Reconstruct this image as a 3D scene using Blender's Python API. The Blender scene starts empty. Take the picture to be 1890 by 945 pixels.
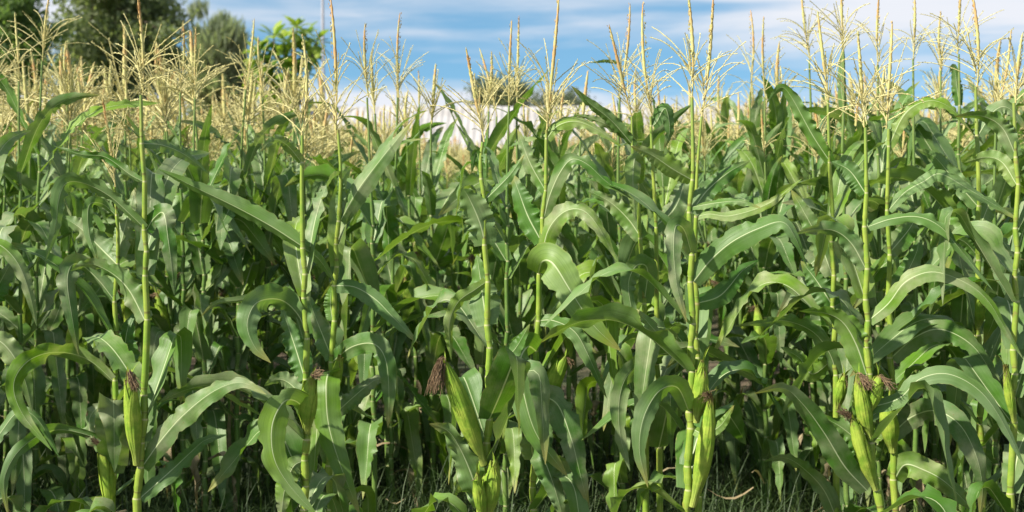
import bpy, math, random
import numpy as np
from mathutils import Vector, Matrix, noise as mnoise

random.seed(7)
R = math.radians
SC = bpy.context.scene
COL = SC.collection

# ------------------------------------------------------------ camera
CAM_Z = 1.70
FPX = 2625.0                      # focal length in pixels of a 1890 px wide frame
PITCH = math.atan(187.5 / FPX)
cam_d = bpy.data.cameras.new('camera')
cam = bpy.data.objects.new('camera', cam_d)
COL.objects.link(cam)
cam.location = (0, 0, CAM_Z)
cam.rotation_euler = (math.pi / 2 - PITCH, 0, 0)
cam_d.sensor_width = 36
cam_d.lens = 50
cam_d.clip_end = 5000
cam_d.dof.use_dof = True
cam_d.dof.focus_distance = 4.55
cam_d.dof.aperture_fstop = 4.2
SC.camera = cam

# ------------------------------------------------------------ sky
SUN_EL, SUN_AZ = R(40), R(-120)    # azimuth clockwise from +Y (view direction): left and behind the camera
w = bpy.data.worlds.new('World')
SC.world = w
w.use_nodes = True
nt = w.node_tree
nt.nodes.clear()
def wn(t, **k):
    n = nt.nodes.new(t)
    for a, b in k.items(): setattr(n, a, b)
    return n
out = wn('ShaderNodeOutputWorld'); bg = wn('ShaderNodeBackground')
sky = wn('ShaderNodeTexSky', sky_type='NISHITA')
sky.sun_disc = False
sky.sun_elevation = SUN_EL
sky.sun_rotation = SUN_AZ
sky.air_density = 1.0; sky.dust_density = 0.6; sky.ozone_density = 1.0
tc = wn('ShaderNodeTexCoord')
# look a little higher into the sky than the horizon haze
lift = wn('ShaderNodeVectorMath', operation='ADD'); lift.inputs[1].default_value = (0, 0, 0.20)
nt.links.new(tc.outputs['Generated'], lift.inputs[0]); nt.links.new(lift.outputs[0], sky.inputs[0])
mp = wn('ShaderNodeMapping'); mp.inputs['Scale'].default_value = (2.6, 2.6, 26.0); mp.inputs['Location'].default_value = (0.35, 0.2, 0.55)
nt.links.new(tc.outputs['Generated'], mp.inputs[0])
n1 = wn('ShaderNodeTexNoise'); n1.inputs['Scale'].default_value = 1.0; n1.inputs['Detail'].default_value = 7; n1.inputs['Roughness'].default_value = 0.55
n1.inputs['Distortion'].default_value = 0.35
nt.links.new(mp.outputs[0], n1.inputs['Vector'])
sep = wn('ShaderNodeSeparateXYZ'); nt.links.new(tc.outputs['Generated'], sep.inputs[0])
# long cloud bank: density by height above the horizon
band = wn('ShaderNodeValToRGB')
cr = band.color_ramp
cr.elements[0].position = 0.0; cr.elements[0].color = (.55,) * 3 + (1,)
cr.elements[1].position = 1.0; cr.elements[1].color = (.30,) * 3 + (1,)
for p, v in ((.18, .52), (.34, .36), (.46, .12), (.58, .10), (.70, .40), (.82, .50), (.92, .30)):
    e = cr.elements.new(p); e.color = (v, v, v, 1)
mr = wn('ShaderNodeMapRange'); mr.inputs['From Min'].default_value = 0.0; mr.inputs['From Max'].default_value = 0.115
wob = wn('ShaderNodeMath', operation='MULTIPLY_ADD'); wob.inputs[1].default_value = 0.060
nlow = wn('ShaderNodeTexNoise'); nlow.inputs['Scale'].default_value = 5.0; nlow.inputs['Detail'].default_value = 6
nt.links.new(tc.outputs['Generated'], nlow.inputs['Vector'])
sub = wn('ShaderNodeMath', operation='SUBTRACT'); sub.inputs[1].default_value = 0.5
nt.links.new(nlow.outputs[0], sub.inputs[0])
nt.links.new(sub.outputs[0], wob.inputs[0]); nt.links.new(sep.outputs['Z'], wob.inputs[2])
nt.links.new(wob.outputs[0], mr.inputs['Value']); nt.links.new(mr.outputs[0], band.inputs[0])
add = wn('ShaderNodeMath', operation='ADD'); ns = wn('ShaderNodeMath', operation='MULTIPLY_ADD'); ns.inputs[1].default_value = 2.6; ns.inputs[2].default_value = -.78; nt.links.new(n1.outputs[0], ns.inputs[0]); nt.links.new(ns.outputs[0], add.inputs[0]); nt.links.new(band.outputs[0], add.inputs[1])
m2 = wn('ShaderNodeMapRange', interpolation_type='SMOOTHSTEP'); m2.inputs['From Min'].default_value = 0.42; m2.inputs['From Max'].default_value = 1.18
nt.links.new(add.outputs[0], m2.inputs['Value'])
cm = wn('ShaderNodeMixRGB'); cm.inputs[2].default_value = (8.6, 8.9, 9.6, 1)
tint = wn('ShaderNodeMixRGB', blend_type='MULTIPLY'); tint.inputs[0].default_value = 1; tint.inputs[2].default_value = (1.22, 1.72, 1.74, 1); nt.links.new(sky.outputs[0], tint.inputs[1])
nt.links.new(m2.outputs[0], cm.inputs[0]); nt.links.new(tint.outputs[0], cm.inputs[1])
nt.links.new(cm.outputs[0], bg.inputs[0]); bg.inputs[1].default_value = 0.050
nt.links.new(bg.outputs[0], out.inputs[0])

# ------------------------------------------------------------ sun
sd = bpy.data.lights.new('sun', 'SUN'); sun = bpy.data.objects.new('sun', sd); COL.objects.link(sun)
sd.energy = 5.0; sd.angle = R(1.2); sd.color = (1.0, 0.935, 0.81)
sdir = Vector((math.sin(SUN_AZ) * math.cos(SUN_EL), math.cos(SUN_AZ) * math.cos(SUN_EL), math.sin(SUN_EL)))
sun.rotation_euler = sdir.to_track_quat('Z', 'Y').to_euler()
vs = SC.view_settings
vs.view_transform = 'Standard'; vs.look = 'None'; vs.gamma = 1.0; vs.exposure = 1.0
SC.cycles.max_bounces = 8; SC.cycles.diffuse_bounces = 2; SC.cycles.transmission_bounces = 4; SC.cycles.glossy_bounces = 2
SC.cycles.use_denoising = True

# ------------------------------------------------------------ helpers
def tag(o, label=None, cat=None, group=None, kind=None):
    if label: o['label'] = label
    if cat: o['category'] = cat
    if group: o['group'] = group
    if kind: o['kind'] = kind
    return o

def at(px, py, D):
    """the point at distance D (along +Y) seen at pixel px,py of the photograph"""
    x = (px - 945) / FPX; y = -(py - 472.5) / FPX
    cp, sp = math.cos(PITCH), math.sin(PITCH)
    dy = cp + y * sp; dz = -sp + y * cp
    t = D / dy
    return np.array((x * t, D, CAM_Z + dz * t))

def mesh(name, V, F, mat, uv=None, smooth=True):
    me = bpy.data.meshes.new(name)
    V = np.asarray(V, dtype=np.float32)
    if isinstance(F, np.ndarray):
        k = F.shape[1]; n = len(F)
        me.vertices.add(len(V)); me.vertices.foreach_set('co', V.ravel())
        me.loops.add(n * k); me.loops.foreach_set('vertex_index', F.astype(np.int32).ravel())
        me.polygons.add(n)
        me.polygons.foreach_set('loop_start', np.arange(0, n * k, k, dtype=np.int32))
        me.update(calc_edges=True)
    else:
        me.from_pydata([tuple(v) for v in V], [], F)
    if uv is not None:
        ul = me.uv_layers.new(name='UVMap')
        idx = np.empty(len(me.loops), dtype=np.int32); me.loops.foreach_get('vertex_index', idx)
        ul.data.foreach_set('uv', np.asarray(uv, dtype=np.float32)[idx].ravel())
    me.polygons.foreach_set('use_smooth', np.full(len(me.polygons), smooth))
    me.materials.append(mat)
    me.validate()
    return me

def obj(name, me, parent=None, loc=None):
    o = bpy.data.objects.new(name, me)
    COL.objects.link(o)
    if parent is not None: o.parent = parent
    if loc is not None: o.location = [float(c) for c in loc]
    return o

class Buf:
    """collects grids of quads (triangles padded out) into one mesh"""
    def __init__(s): s.V = []; s.F = []; s.U = []; s.n = 0
    def add(s, V, F, U):
        s.V.append(np.asarray(V, float)); s.F.append(np.asarray(F, int) + s.n); s.U.append(np.asarray(U, float)); s.n += len(V)
    def arrays(s): return np.concatenate(s.V), np.concatenate(s.F), np.concatenate(s.U)
    def mesh(s, name, mat, smooth=True):
        V, F, U = s.arrays()
        return mesh(name, V, F, mat, U, smooth)

def grid_faces(n, m, closed=False):
    i = np.arange(n - 1)[:, None]; j = np.arange(m if closed else m - 1)[None, :]
    a = i * m + j; b = i * m + (j + 1) % m
    return np.stack([a, b, b + m, a + m], -1).reshape(-1, 4)

def norm(a):
    return a / np.maximum(np.linalg.norm(a, axis=-1, keepdims=True), 1e-9)

def resample(P, n):
    P = np.asarray(P, float)
    Q = np.vstack([2 * P[0] - P[1], P, 2 * P[-1] - P[-2]])
    out_ = []
    for i in range(1, len(Q) - 2):
        for t in np.linspace(0, 1, 12, endpoint=False):
            a, b, c, d = Q[i - 1], Q[i], Q[i + 1], Q[i + 2]
            out_.append(0.5 * ((2 * b) + (-a + c) * t + (2 * a - 5 * b + 4 * c - d) * t * t + (-a + 3 * b - 3 * c + d) * t ** 3))
    out_.append(Q[-2]); out_ = np.array(out_)
    L = np.r_[0, np.cumsum(np.linalg.norm(np.diff(out_, axis=0), axis=1))]
    s = np.linspace(0, L[-1], n)
    return np.stack([np.interp(s, L, out_[:, k]) for k in range(3)], 1), L[-1]

def tube(buf, C, r, sides=6, cap=True, v=None):
    C = np.asarray(C, float); n = len(C)
    T = norm(np.gradient(C, axis=0))
    ref = np.array((0.13, 0.97, 0.2)) if abs(T[0][1]) < .8 else np.array((1., 0, 0))
    A = norm(np.cross(T, ref)); B = np.cross(T, A)
    r = np.broadcast_to(np.asarray(r, float), (n,))
    a = np.linspace(0, 2 * np.pi, sides, endpoint=False)
    V = C[:, None] + (A[:, None] * np.cos(a)[None, :, None] + B[:, None] * np.sin(a)[None, :, None]) * r[:, None, None]
    vv = np.linspace(0, 1, n) if v is None else v
    U = np.stack([np.broadcast_to(a / (2 * np.pi), (n, sides)), np.broadcast_to(vv[:, None], (n, sides))], -1)
    buf.add(V.reshape(-1, 3), grid_faces(n, sides, True), U.reshape(-1, 2))

# ------------------------------------------------------------ materials
class M:
    def __init__(s, name):
        s.m = bpy.data.materials.new(name); s.m.use_nodes = True; s.t = s.m.node_tree
        s.b = s.t.nodes['Principled BSDF']; s.o = s.t.nodes['Material Output']
    def n(s, t, inputs=None, **k):
        nd = s.t.nodes.new(t)
        for a, b in k.items(): setattr(nd, a, b)
        for a, b in (inputs or {}).items():
            if isinstance(b, bpy.types.NodeSocket): s.t.links.new(b, nd.inputs[a])
            else: nd.inputs[a].default_value = b
        return nd
    def link(s, a, b): s.t.links.new(a, b)
    def math(s, op, a, b=None, c=None, clamp=False):
        nd = s.n('ShaderNodeMath', operation=op, use_clamp=clamp)
        for i, x in enumerate((a, b, c)):
            if x is None: continue
            if isinstance(x, bpy.types.NodeSocket): s.link(x, nd.inputs[i])
            else: nd.inputs[i].default_value = x
        return nd.outputs[0]
    def mix(s, f, a, b, mode='MIX'):
        nd = s.n('ShaderNodeMixRGB', blend_type=mode)
        for i, x in enumerate((f, a, b)):
            if isinstance(x, bpy.types.NodeSocket): s.link(x, nd.inputs[i])
            elif i == 0: nd.inputs[0].default_value = x
            else: nd.inputs[i].default_value = tuple(x) + (1,)
        return nd.outputs[0]
    def ramp(s, f, pts, interp='LINEAR'):
        nd = s.n('ShaderNodeValToRGB'); nd.color_ramp.interpolation = interp
        e = nd.color_ramp.elements
        e[0].position, e[1].position = pts[0][0], pts[-1][0]
        e[0].color = tuple(pts[0][1]) + (1,); e[1].color = tuple(pts[-1][1]) + (1,)
        for p, c in pts[1:-1]:
            x = e.new(p); x.color = tuple(c) + (1,)
        s.link(f, nd.inputs[0]); return nd.outputs[0]
    def noise(s, vec, scale, detail=3, rough=.5, dist=0.):
        nd = s.n('ShaderNodeTexNoise', {'Scale': scale, 'Detail': detail, 'Roughness': rough, 'Distortion': dist})
        if vec is not None: s.link(vec, nd.inputs['Vector'])
        return nd.outputs[0]
    def rng(s, v, a, b, c=0., d=1., smooth=True):
        nd = s.n('ShaderNodeMapRange', {'From Min': a, 'From Max': b, 'To Min': c, 'To Max': d}, interpolation_type='SMOOTHSTEP' if smooth else 'LINEAR')
        s.link(v, nd.inputs['Value']); return nd.outputs[0]
    def rand(s):
        oi = s.n('ShaderNodeObjectInfo').outputs['Random']; gi = s.n('ShaderNodeNewGeometry').outputs['Random Per Island']
        return s.math('FRACT', s.math('ADD', oi, gi))
    def set(s, **k):
        for a, b in k.items():
            a = a.replace('_', ' ')
            if isinstance(b, bpy.types.NodeSocket): s.link(b, s.b.inputs[a])
            else: s.b.inputs[a].default_value = (tuple(b) + (1,)) if isinstance(b, tuple) and len(b) == 3 else b
    def bump(s, h, strength=.3, dist=.002):
        nd = s.n('ShaderNodeBump', {'Strength': strength, 'Distance': dist}); s.link(h, nd.inputs['Height'])
        s.link(nd.outputs[0], s.b.inputs['Normal']); return nd.outputs[0]
    def translucent(s, col, f, nrm=None):
        tr = s.n('ShaderNodeBsdfTranslucent')
        if isinstance(col, bpy.types.NodeSocket): s.link(col, tr.inputs[0])
        else: tr.inputs[0].default_value = tuple(col) + (1,)
        if nrm: s.link(nrm, tr.inputs['Normal'])
        mx = s.n('ShaderNodeMixShader')
        if isinstance(f, bpy.types.NodeSocket): s.link(f, mx.inputs[0])
        else: mx.inputs[0].default_value = f
        s.link(s.b.outputs[0], mx.inputs[1]); s.link(tr.outputs[0], mx.inputs[2])
        s.link(mx.outputs[0], s.o.inputs[0])

def leaf_material():
    m = M('maize_leaf')
    uv = m.n('ShaderNodeUVMap').outputs[0]
    sp = m.n('ShaderNodeSeparateXYZ', {0: uv}); u, v = sp.outputs[0], sp.outputs[1]
    r = m.rand()
    r2 = m.math('FRACT', m.math('MULTIPLY', r, 17.31))
    r3 = m.math('FRACT', m.math('MULTIPLY', r, 53.77))
    co = m.n('ShaderNodeTexCoord').outputs['Object']
    seed = m.n('ShaderNodeVectorMath', {0: co}, operation='ADD')
    cmb = m.n('ShaderNodeCombineXYZ', {0: m.math('MULTIPLY', r, 31.0), 1: m.math('MULTIPLY', r2, 17.0)}); m.link(cmb.outputs[0], seed.inputs[1])
    big = m.noise(seed.outputs[0], 5.5, 3, .55)
    fine = m.noise(seed.outputs[0], 60, 4, .6)
    base = m.ramp(r, [(0, (.033, .108, .007)), (.3, (.052, .134, .014)), (.55, (.084, .162, .034)), (.8, (.068, .165, .010)), (1, (.140, .235, .012))])
    lit = m.mix(.55, base, (.165, .232, .118))
    c = m.mix(m.rng(big, .35, .68), base, lit)
    # veins running along the blade
    vc = m.n('ShaderNodeCombineXYZ', {0: m.math('MULTIPLY', u, 42.0), 1: m.math('ADD', m.math('MULTIPLY', v, 1.6), m.math('MULTIPLY', r, 9.0)), 2: m.math('MULTIPLY', r2, 40.0)}).outputs[0]
    vein = m.noise(vc, 1.0, 3, .65)
    c = m.mix(1.0, c, m.ramp(vein, [(.25, (.74, .76, .74)), (.75, (1.22, 1.2, 1.25))]), 'MULTIPLY')
    # field dust lying on some blades
    dust = m.math('MULTIPLY', m.rng(m.noise(seed.outputs[0], 12, 4, .6), .36, .72), m.rng(r3, .1, 1.0, .04, .46))
    c = m.mix(dust, c, (.36, .335, .235))
    # yellowing at margins and tips, small brown specks
    edge = m.math('ABSOLUTE', m.math('SUBTRACT', u, .5))
    tip = m.math('MULTIPLY', m.rng(v, .80, 1.0), m.rng(r2, .25, .8, 0., .85))
    c = m.mix(tip, c, (.26, .24, .07))
    em = m.math('MULTIPLY', m.rng(edge, .465, .5), m.rng(fine, .45, .7, 0., .7))
    c = m.mix(em, c, (.30, .24, .10))
    spk = m.math('MULTIPLY', m.rng(m.noise(seed.outputs[0], 130, 2, .5), .70, .76), m.rng(r3, .2, .9, 0., .8))
    c = m.mix(spk, c, (.16, .11, .05))
    # pale midrib
    hw = m.math('MULTIPLY_ADD', v, -.032, .038)
    rib = m.math('SUBTRACT', 1.0, m.math('DIVIDE', edge, hw), clamp=True)
    rib = m.rng(rib, 0., .55, 0., .78)
    c = m.mix(rib, c, (.47, .53, .31))
    m.set(Base_Color=c, Roughness=m.rng(big, .2, .8, .36, .52, False))
    m.b.inputs['Specular IOR Level'].default_value = .25
    h = m.math('ADD', m.math('MULTIPLY', vein, 1.0), m.math('MULTIPLY', rib, -1.2))
    h = m.math('ADD', h, m.math('MULTIPLY', fine, .25))
    nrm = m.bump(h, .34, .0022)
    tcol = m.mix(.5, m.mix(1.0, c, (3.1, 3.1, 1.4), 'MULTIPLY'), (.22, .42, .02))
    m.translucent(tcol, .19, nrm)
    return m.m

def stem_material(name, k):
    m = M(name)
    uv = m.n('ShaderNodeUVMap').outputs[0]
    sp = m.n('ShaderNodeSeparateXYZ', {0: uv}); u, v = sp.outputs[0], sp.outputs[1]
    co = m.n('ShaderNodeTexCoord').outputs['Object']
    z = m.n('ShaderNodeSeparateXYZ', {0: co}).outputs[2]
    r = m.rand()
    vc = m.n('ShaderNodeCombineXYZ', {0: m.math('MULTIPLY', u, 26.0), 1: m.math('MULTIPLY', z, 5.0), 2: m.math('MULTIPLY', r, 30.)}).outputs[0]
    st = m.noise(vc, 1., 3, .6)
    pat = m.noise(co, 14, 4, .6)
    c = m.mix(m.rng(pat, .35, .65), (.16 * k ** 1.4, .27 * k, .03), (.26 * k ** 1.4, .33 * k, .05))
    c = m.mix(m.rng(z, 1.55, 1.9, 0., .45), c, (.22, .27, .09))
    c = m.mix(1., c, m.ramp(st, [(.25, (.72, .75, .7)), (.75, (1.2, 1.18, 1.2))]), 'MULTIPLY')
    node = m.rng(m.math('ABSOLUTE', m.math('SUBTRACT', v, .93)), .0, .05, .75, 0.)
    c = m.mix(node, c, (.13, .10, .035))
    coll = m.rng(m.math('ABSOLUTE', m.math('SUBTRACT', v, .76)), .0, .035, .7, 0.)
    c = m.mix(coll, c, (.48, .44, .25))
    brown = m.math('MULTIPLY', m.rng(m.noise(co, 30, 3, .6), .60, .72), .5)
    c = m.mix(brown, c, (.20, .13, .05))
    m.set(Base_Color=c, Roughness=.42)
    m.b.inputs['Specular IOR Level'].default_value = .35
    nrm = m.bump(m.math('ADD', st, m.math('MULTIPLY', pat, .5)), .35, .0015)
    m.b.inputs['Subsurface Weight'].default_value = 0.0
    return m.m

def straw_material(name, ca, cb, tr=.15, spots=None):
    m = M(name)
    co = m.n('ShaderNodeTexCoord').outputs['Object']
    r = m.rand()
    nz = m.noise(co, 55, 3, .6)
    oi = m.n('ShaderNodeObjectInfo').outputs['Random']
    c = m.mix(m.rng(nz, .3, .7), ca, cb)
    c = m.mix(m.math('MULTIPLY', oi, .30), c, (.44, .45, .18))
    if spots: c = m.mix(m.rng(m.noise(co, 9, 2, .5), .42, .62), c, spots)
    m.set(Base_Color=c, Roughness=.7)
    m.bump(m.noise(co, 260, 2, .6), .5, .0015)
    m.translucent(m.mix(1., c, (1.3, 1.2, .9), 'MULTIPLY'), tr)
    return m.m

def husk_material():
    m = M('maize_husk')
    uv = m.n('ShaderNodeUVMap').outputs[0]
    sp = m.n('ShaderNodeSeparateXYZ', {0: uv}); u, v = sp.outputs[0], sp.outputs[1]
    co = m.n('ShaderNodeTexCoord').outputs['Object']
    oi = m.n('ShaderNodeObjectInfo').outputs['Random']
    vc = m.n('ShaderNodeCombineXYZ', {0: m.math('MULTIPLY', u, 46.0), 1: m.math('MULTIPLY', v, 3.0), 2: m.math('MULTIPLY', oi, 30.)}).outputs[0]
    st = m.noise(vc, 1., 3, .6)
    pat = m.noise(co, 22, 4, .6)
    c = m.mix(m.rng(pat, .35, .68), (.19, .33, .03), (.35, .45, .06))
    c = m.mix(m.rng(v, .0, .35, .55, 0.), c, (.42, .45, .12))
    c = m.mix(1., c, m.ramp(st, [(.25, (.74, .76, .7)), (.75, (1.16, 1.15, 1.2))]), 'MULTIPLY')
    tipb = m.math('MULTIPLY', m.rng(m.math('ADD', v, m.math('MULTIPLY', m.math('SUBTRACT', pat, .5), .5)), .86, 1.02), .8)
    c = m.mix(tipb, c, (.16, .09, .045))
    c = m.mix(m.rng(m.noise(co, 120, 3, .6), .62, .72, 0., .6), c, (.20, .14, .05))
    m.set(Base_Color=c, Roughness=.66)
    m.b.inputs['Specular IOR Level'].default_value = .22
    nrm = m.bump(m.math('ADD', st, pat), .75, .003)
    m.translucent(m.mix(1., c, (1.3, 1.3, .7), 'MULTIPLY'), .15, nrm)
    return m.m

def plain_material(name, ca, cb, scale=20., rough=.8, tr=0., island=False, bump=.3, coord='Object', bdist=.01):
    m = M(name)
    co = m.n('ShaderNodeTexCoord').outputs[coord]
    nz = m.noise(co, scale, 5, .6)
    f = m.rng(nz, .3, .7)
    if island: f = m.math('FRACT', m.math('ADD', m.n('ShaderNodeNewGeometry').outputs['Random Per Island'], m.math('MULTIPLY', f, .4)))
    c = m.mix(f, ca, cb)
    m.set(Base_Color=c, Roughness=rough)
    if bump: m.bump(nz, bump, bdist)
    if tr: m.translucent(m.mix(1., c, (2.2, 2.4, 1.2), 'MULTIPLY'), tr)
    return m.m

MAT = dict(
    leaf=leaf_material(), stem=stem_material('maize_stem', 1.0), stem_shaded=stem_material('maize_stem_shaded', .62), husk=husk_material(),  # rear stalks: shade among the rows put into a darker, greener stem colour
    tassel=straw_material('maize_tassel', (.55, .49, .21), (.67, .61, .31), .2),
    spike=straw_material('maize_tassel_spike', (.40, .40, .12), (.55, .46, .20), .05, (.46, .27, .10)),
    silk=plain_material('maize_silk', (.095, .058, .028), (.24, .160, .085), 90, .8),
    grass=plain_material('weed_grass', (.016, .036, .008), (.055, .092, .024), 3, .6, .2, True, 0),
    dead=plain_material('withered_leaf', (.16, .12, .065), (.33, .27, .16), 14, .8, .12, False, .4, 'Object', .003),
    litter=plain_material('dry_litter', (.20, .15, .08), (.30, .25, .14), 8, .8, .1, True, 0),
)

# ------------------------------------------------------------ maize organs
def blade(C, S, W, fold=.25, wave=.10, waves=4., seed=0, across=9, base=.55, droop=0., peak=.42, taper=2.3):
    rs = np.random.RandomState(seed)
    n = len(C); t = np.linspace(0, 1, n)
    T = norm(np.gradient(C, axis=0))
    S = norm(S - T * np.sum(S * T, 1, keepdims=True))
    N = np.cross(S, T)
    wd = W * (base + (1 - base) * np.sin(np.pi / 2 * np.minimum(t / peak, 1))) * np.clip(1 - t ** taper, 0, 1) ** .85
    wd = np.maximum(wd, .0012)
    wd = wd * (1 + .05 * np.interp(t, np.linspace(0, 1, 14), rs.randn(14)))
    vq = np.linspace(-1, 1, across); vq = np.sign(vq) * np.abs(vq) ** 1.15
    f = fold * (1 - .45 * t)
    ph = rs.rand(2) * 6.28; k = waves * (1 + .35 * rs.randn(2)); fr = 1 + .5 * np.sin(t * 5 + ph[0])
    envelope = np.sin(np.pi * np.clip(t * 1.05 + .02, 0, 1)) ** .7
    V = np.empty((n, across, 3))
    nt_ = np.ones((2, n))
    if across > 3 and n > 12:
        for sd_ in (0, 1):
            for _ in range(rs.poisson(1.6)):          # torn notches in the margin
                c_ = rs.uniform(.2, .9); nt_[sd_] *= 1 - rs.uniform(.10, .45) * np.exp(-((t - c_) / rs.uniform(.008, .03)) ** 2)
            nt_[sd_] *= 1 + .025 * rs.randn(n)
    tw = [t + .10 * np.sin(2 * np.pi * rs.uniform(.8, 2.2) * t + rs.rand() * 6) + .04 * np.sin(2 * np.pi * rs.uniform(3, 5) * t + rs.rand() * 6) for _ in (0, 1)]
    am = [np.interp(t, np.linspace(0, 1, 7), rs.uniform(.15, 1.6, 7)) for _ in (0, 1)]
    for j, v in enumerate(vq):
        side = 0 if v < 0 else 1
        wv = wave * W * abs(v) ** 2.2 * np.sin(2 * np.pi * k[side] * tw[side] + ph[side]) * envelope * am[side]
        wv += .20 * wave * W * abs(v) ** 2.5 * np.sin(2 * np.pi * k[side] * 2.7 * t + ph[1 - side]) * envelope
        lat = wd / 2 * v * np.cos(f) * (1 - (1 - nt_[side]) * abs(v) ** 3)
        up = wd / 2 * abs(v) * np.sin(f) - droop * wd * v * v + wv - .02 * wd * math.exp(-(v / .12) ** 2)
        V[:, j] = C + S * lat[:, None] + N * up[:, None]
    U = np.stack([np.broadcast_to(vq * .5 + .5, (n, across)), np.broadcast_to(t[:, None], (n, across))], -1)
    return V.reshape(-1, 3), grid_faces(n, across), U.reshape(-1, 2)

def generic_leaf_arrays(rs, L, W, e0, e1, bend, sharp, twist, drift, n=22, across=7, wave=.10, x0=.008):
    s = np.linspace(0, 1, n)
    q = np.clip((s - bend) / sharp + .5, 0, 1); q = q * q * (3 - 2 * q)
    th = e0 + (e1 - e0) * q
    ps = drift * s ** 1.5
    d = np.stack([np.cos(th) * np.cos(ps), np.cos(th) * np.sin(ps), np.sin(th)], 1) * (L / (n - 1))
    C = np.vstack([[0, 0, 0], np.cumsum(d[:-1], 0)]) + np.array([x0, 0, 0])
    T = norm(np.gradient(C, axis=0))
    S0 = np.stack([-np.sin(ps), np.cos(ps), 0 * s], 1)
    S0 = norm(S0 - T * np.sum(S0 * T, 1, keepdims=True)); N0 = np.cross(S0, T)
    a = twist * s ** 1.3
    S = S0 * np.cos(a)[:, None] + N0 * np.sin(a)[:, None]
    return blade(C, -S, W, rs.uniform(.12, .45), wave, rs.uniform(2.2, 5.0), rs.randint(1e6), across)

rs = np.random.RandomState(11)
def lib_leaf(kind, far=False):
    n, ac = (9, 3) if far else (32, 7)
    if kind == 'upper':
        p = dict(L=rs.uniform(.42, .62), W=rs.uniform(.068, .095), e0=R(rs.uniform(48, 72)), e1=R(rs.uniform(-30, 55)), bend=rs.uniform(.45, .9), sharp=rs.uniform(.5, 1.1))
    elif kind == 'mid' and rs.rand() < .32:      # held out nearly flat
        p = dict(L=rs.uniform(.46, .68), W=rs.uniform(.09, .125), e0=R(rs.uniform(25, 50)), e1=R(rs.uniform(-30, 15)), bend=rs.uniform(.4, .7), sharp=rs.uniform(.5, 1.1))
    elif kind == 'mid' and rs.rand() < .5:       # kinked, the tip hanging limp
        p = dict(L=rs.uniform(.46, .70), W=rs.uniform(.095, .135), e0=R(rs.uniform(40, 70)), e1=R(rs.uniform(-89, -75)), bend=rs.uniform(.25, .6), sharp=rs.uniform(.06, .18))
    elif kind == 'mid':
        p = dict(L=rs.uniform(.46, .70), W=rs.uniform(.100, .140), e0=R(rs.uniform(42, 66)), e1=R(rs.uniform(-85, -30)), bend=rs.uniform(.25, .55), sharp=rs.uniform(.12, .7))
    else:
        p = dict(L=rs.uniform(.46, .68), W=rs.uniform(.085, .115), e0=R(rs.uniform(30, 60)), e1=R(rs.uniform(-89, -65)), bend=rs.uniform(.15, .38), sharp=rs.uniform(.10, .5))
    return generic_leaf_arrays(rs, twist=rs.uniform(-1.5, 1.5), drift=rs.uniform(-.6, .6), n=n, across=ac, wave=rs.uniform(.07, .23), **p)
LIB = {k: [mesh('leaf', *(lambda a: (a[0], a[1]))(A), MAT['leaf'], A[2]) for A in [lib_leaf(k) for _ in range(c)]]
       for k, c in (('upper', 18), ('mid', 44), ('low', 16))}

def stem_mesh(C, collars, rbase=.0125, rtop=.0048, sides=10):
    """C: centreline from the ground up; collars: heights where a leaf leaves its sheath"""
    C, L = resample(C, 150)
    z = C[:, 2]; H = z[-1]
    t = z / H
    kk = sorted(collars); sg = np.array([(-1) ** i for i in range(len(kk))]) * .0035
    if len(kk) > 1: C = C + np.stack([np.interp(z, kk, sg), np.interp(z, kk, -sg * .5), 0 * z], 1)
    r = rbase * 1.06 + (rtop - rbase * 1.06) * np.clip(t, 0, 1) ** 1.35
    nodes = sorted(set([0.0] + [c + .028 for c in collars])) + [H + .3]
    v = np.zeros(len(z)); k = np.ones(len(z))
    for a, b in zip(nodes[:-1], nodes[1:]):
        msk = (z >= a) & (z < b)
        v[msk] = (z[msk] - a) / (b - a)
        dd = b - z[msk]                                    # distance below the next node
        k[msk] = np.where(dd > .030, 1.16 + .10 * np.exp(-(dd - .030) / .018), 1.0)
        k[msk] += .16 * np.exp(-((z[msk] - a) / .007) ** 2)
        # uv.y: .76 collar, .93 node; the rest in proportion
        v[msk] = np.where(dd > .040, .05 + .62 * (z[msk] - a) / (b - a), .67 + .30 * (.040 - dd) / .040)
    last = z > nodes[-2] + .02
    k[last] = 1.0; v[last] = .3
    buf = Buf(); tube(buf, C, r * k, sides, v=v)
    return buf

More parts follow.
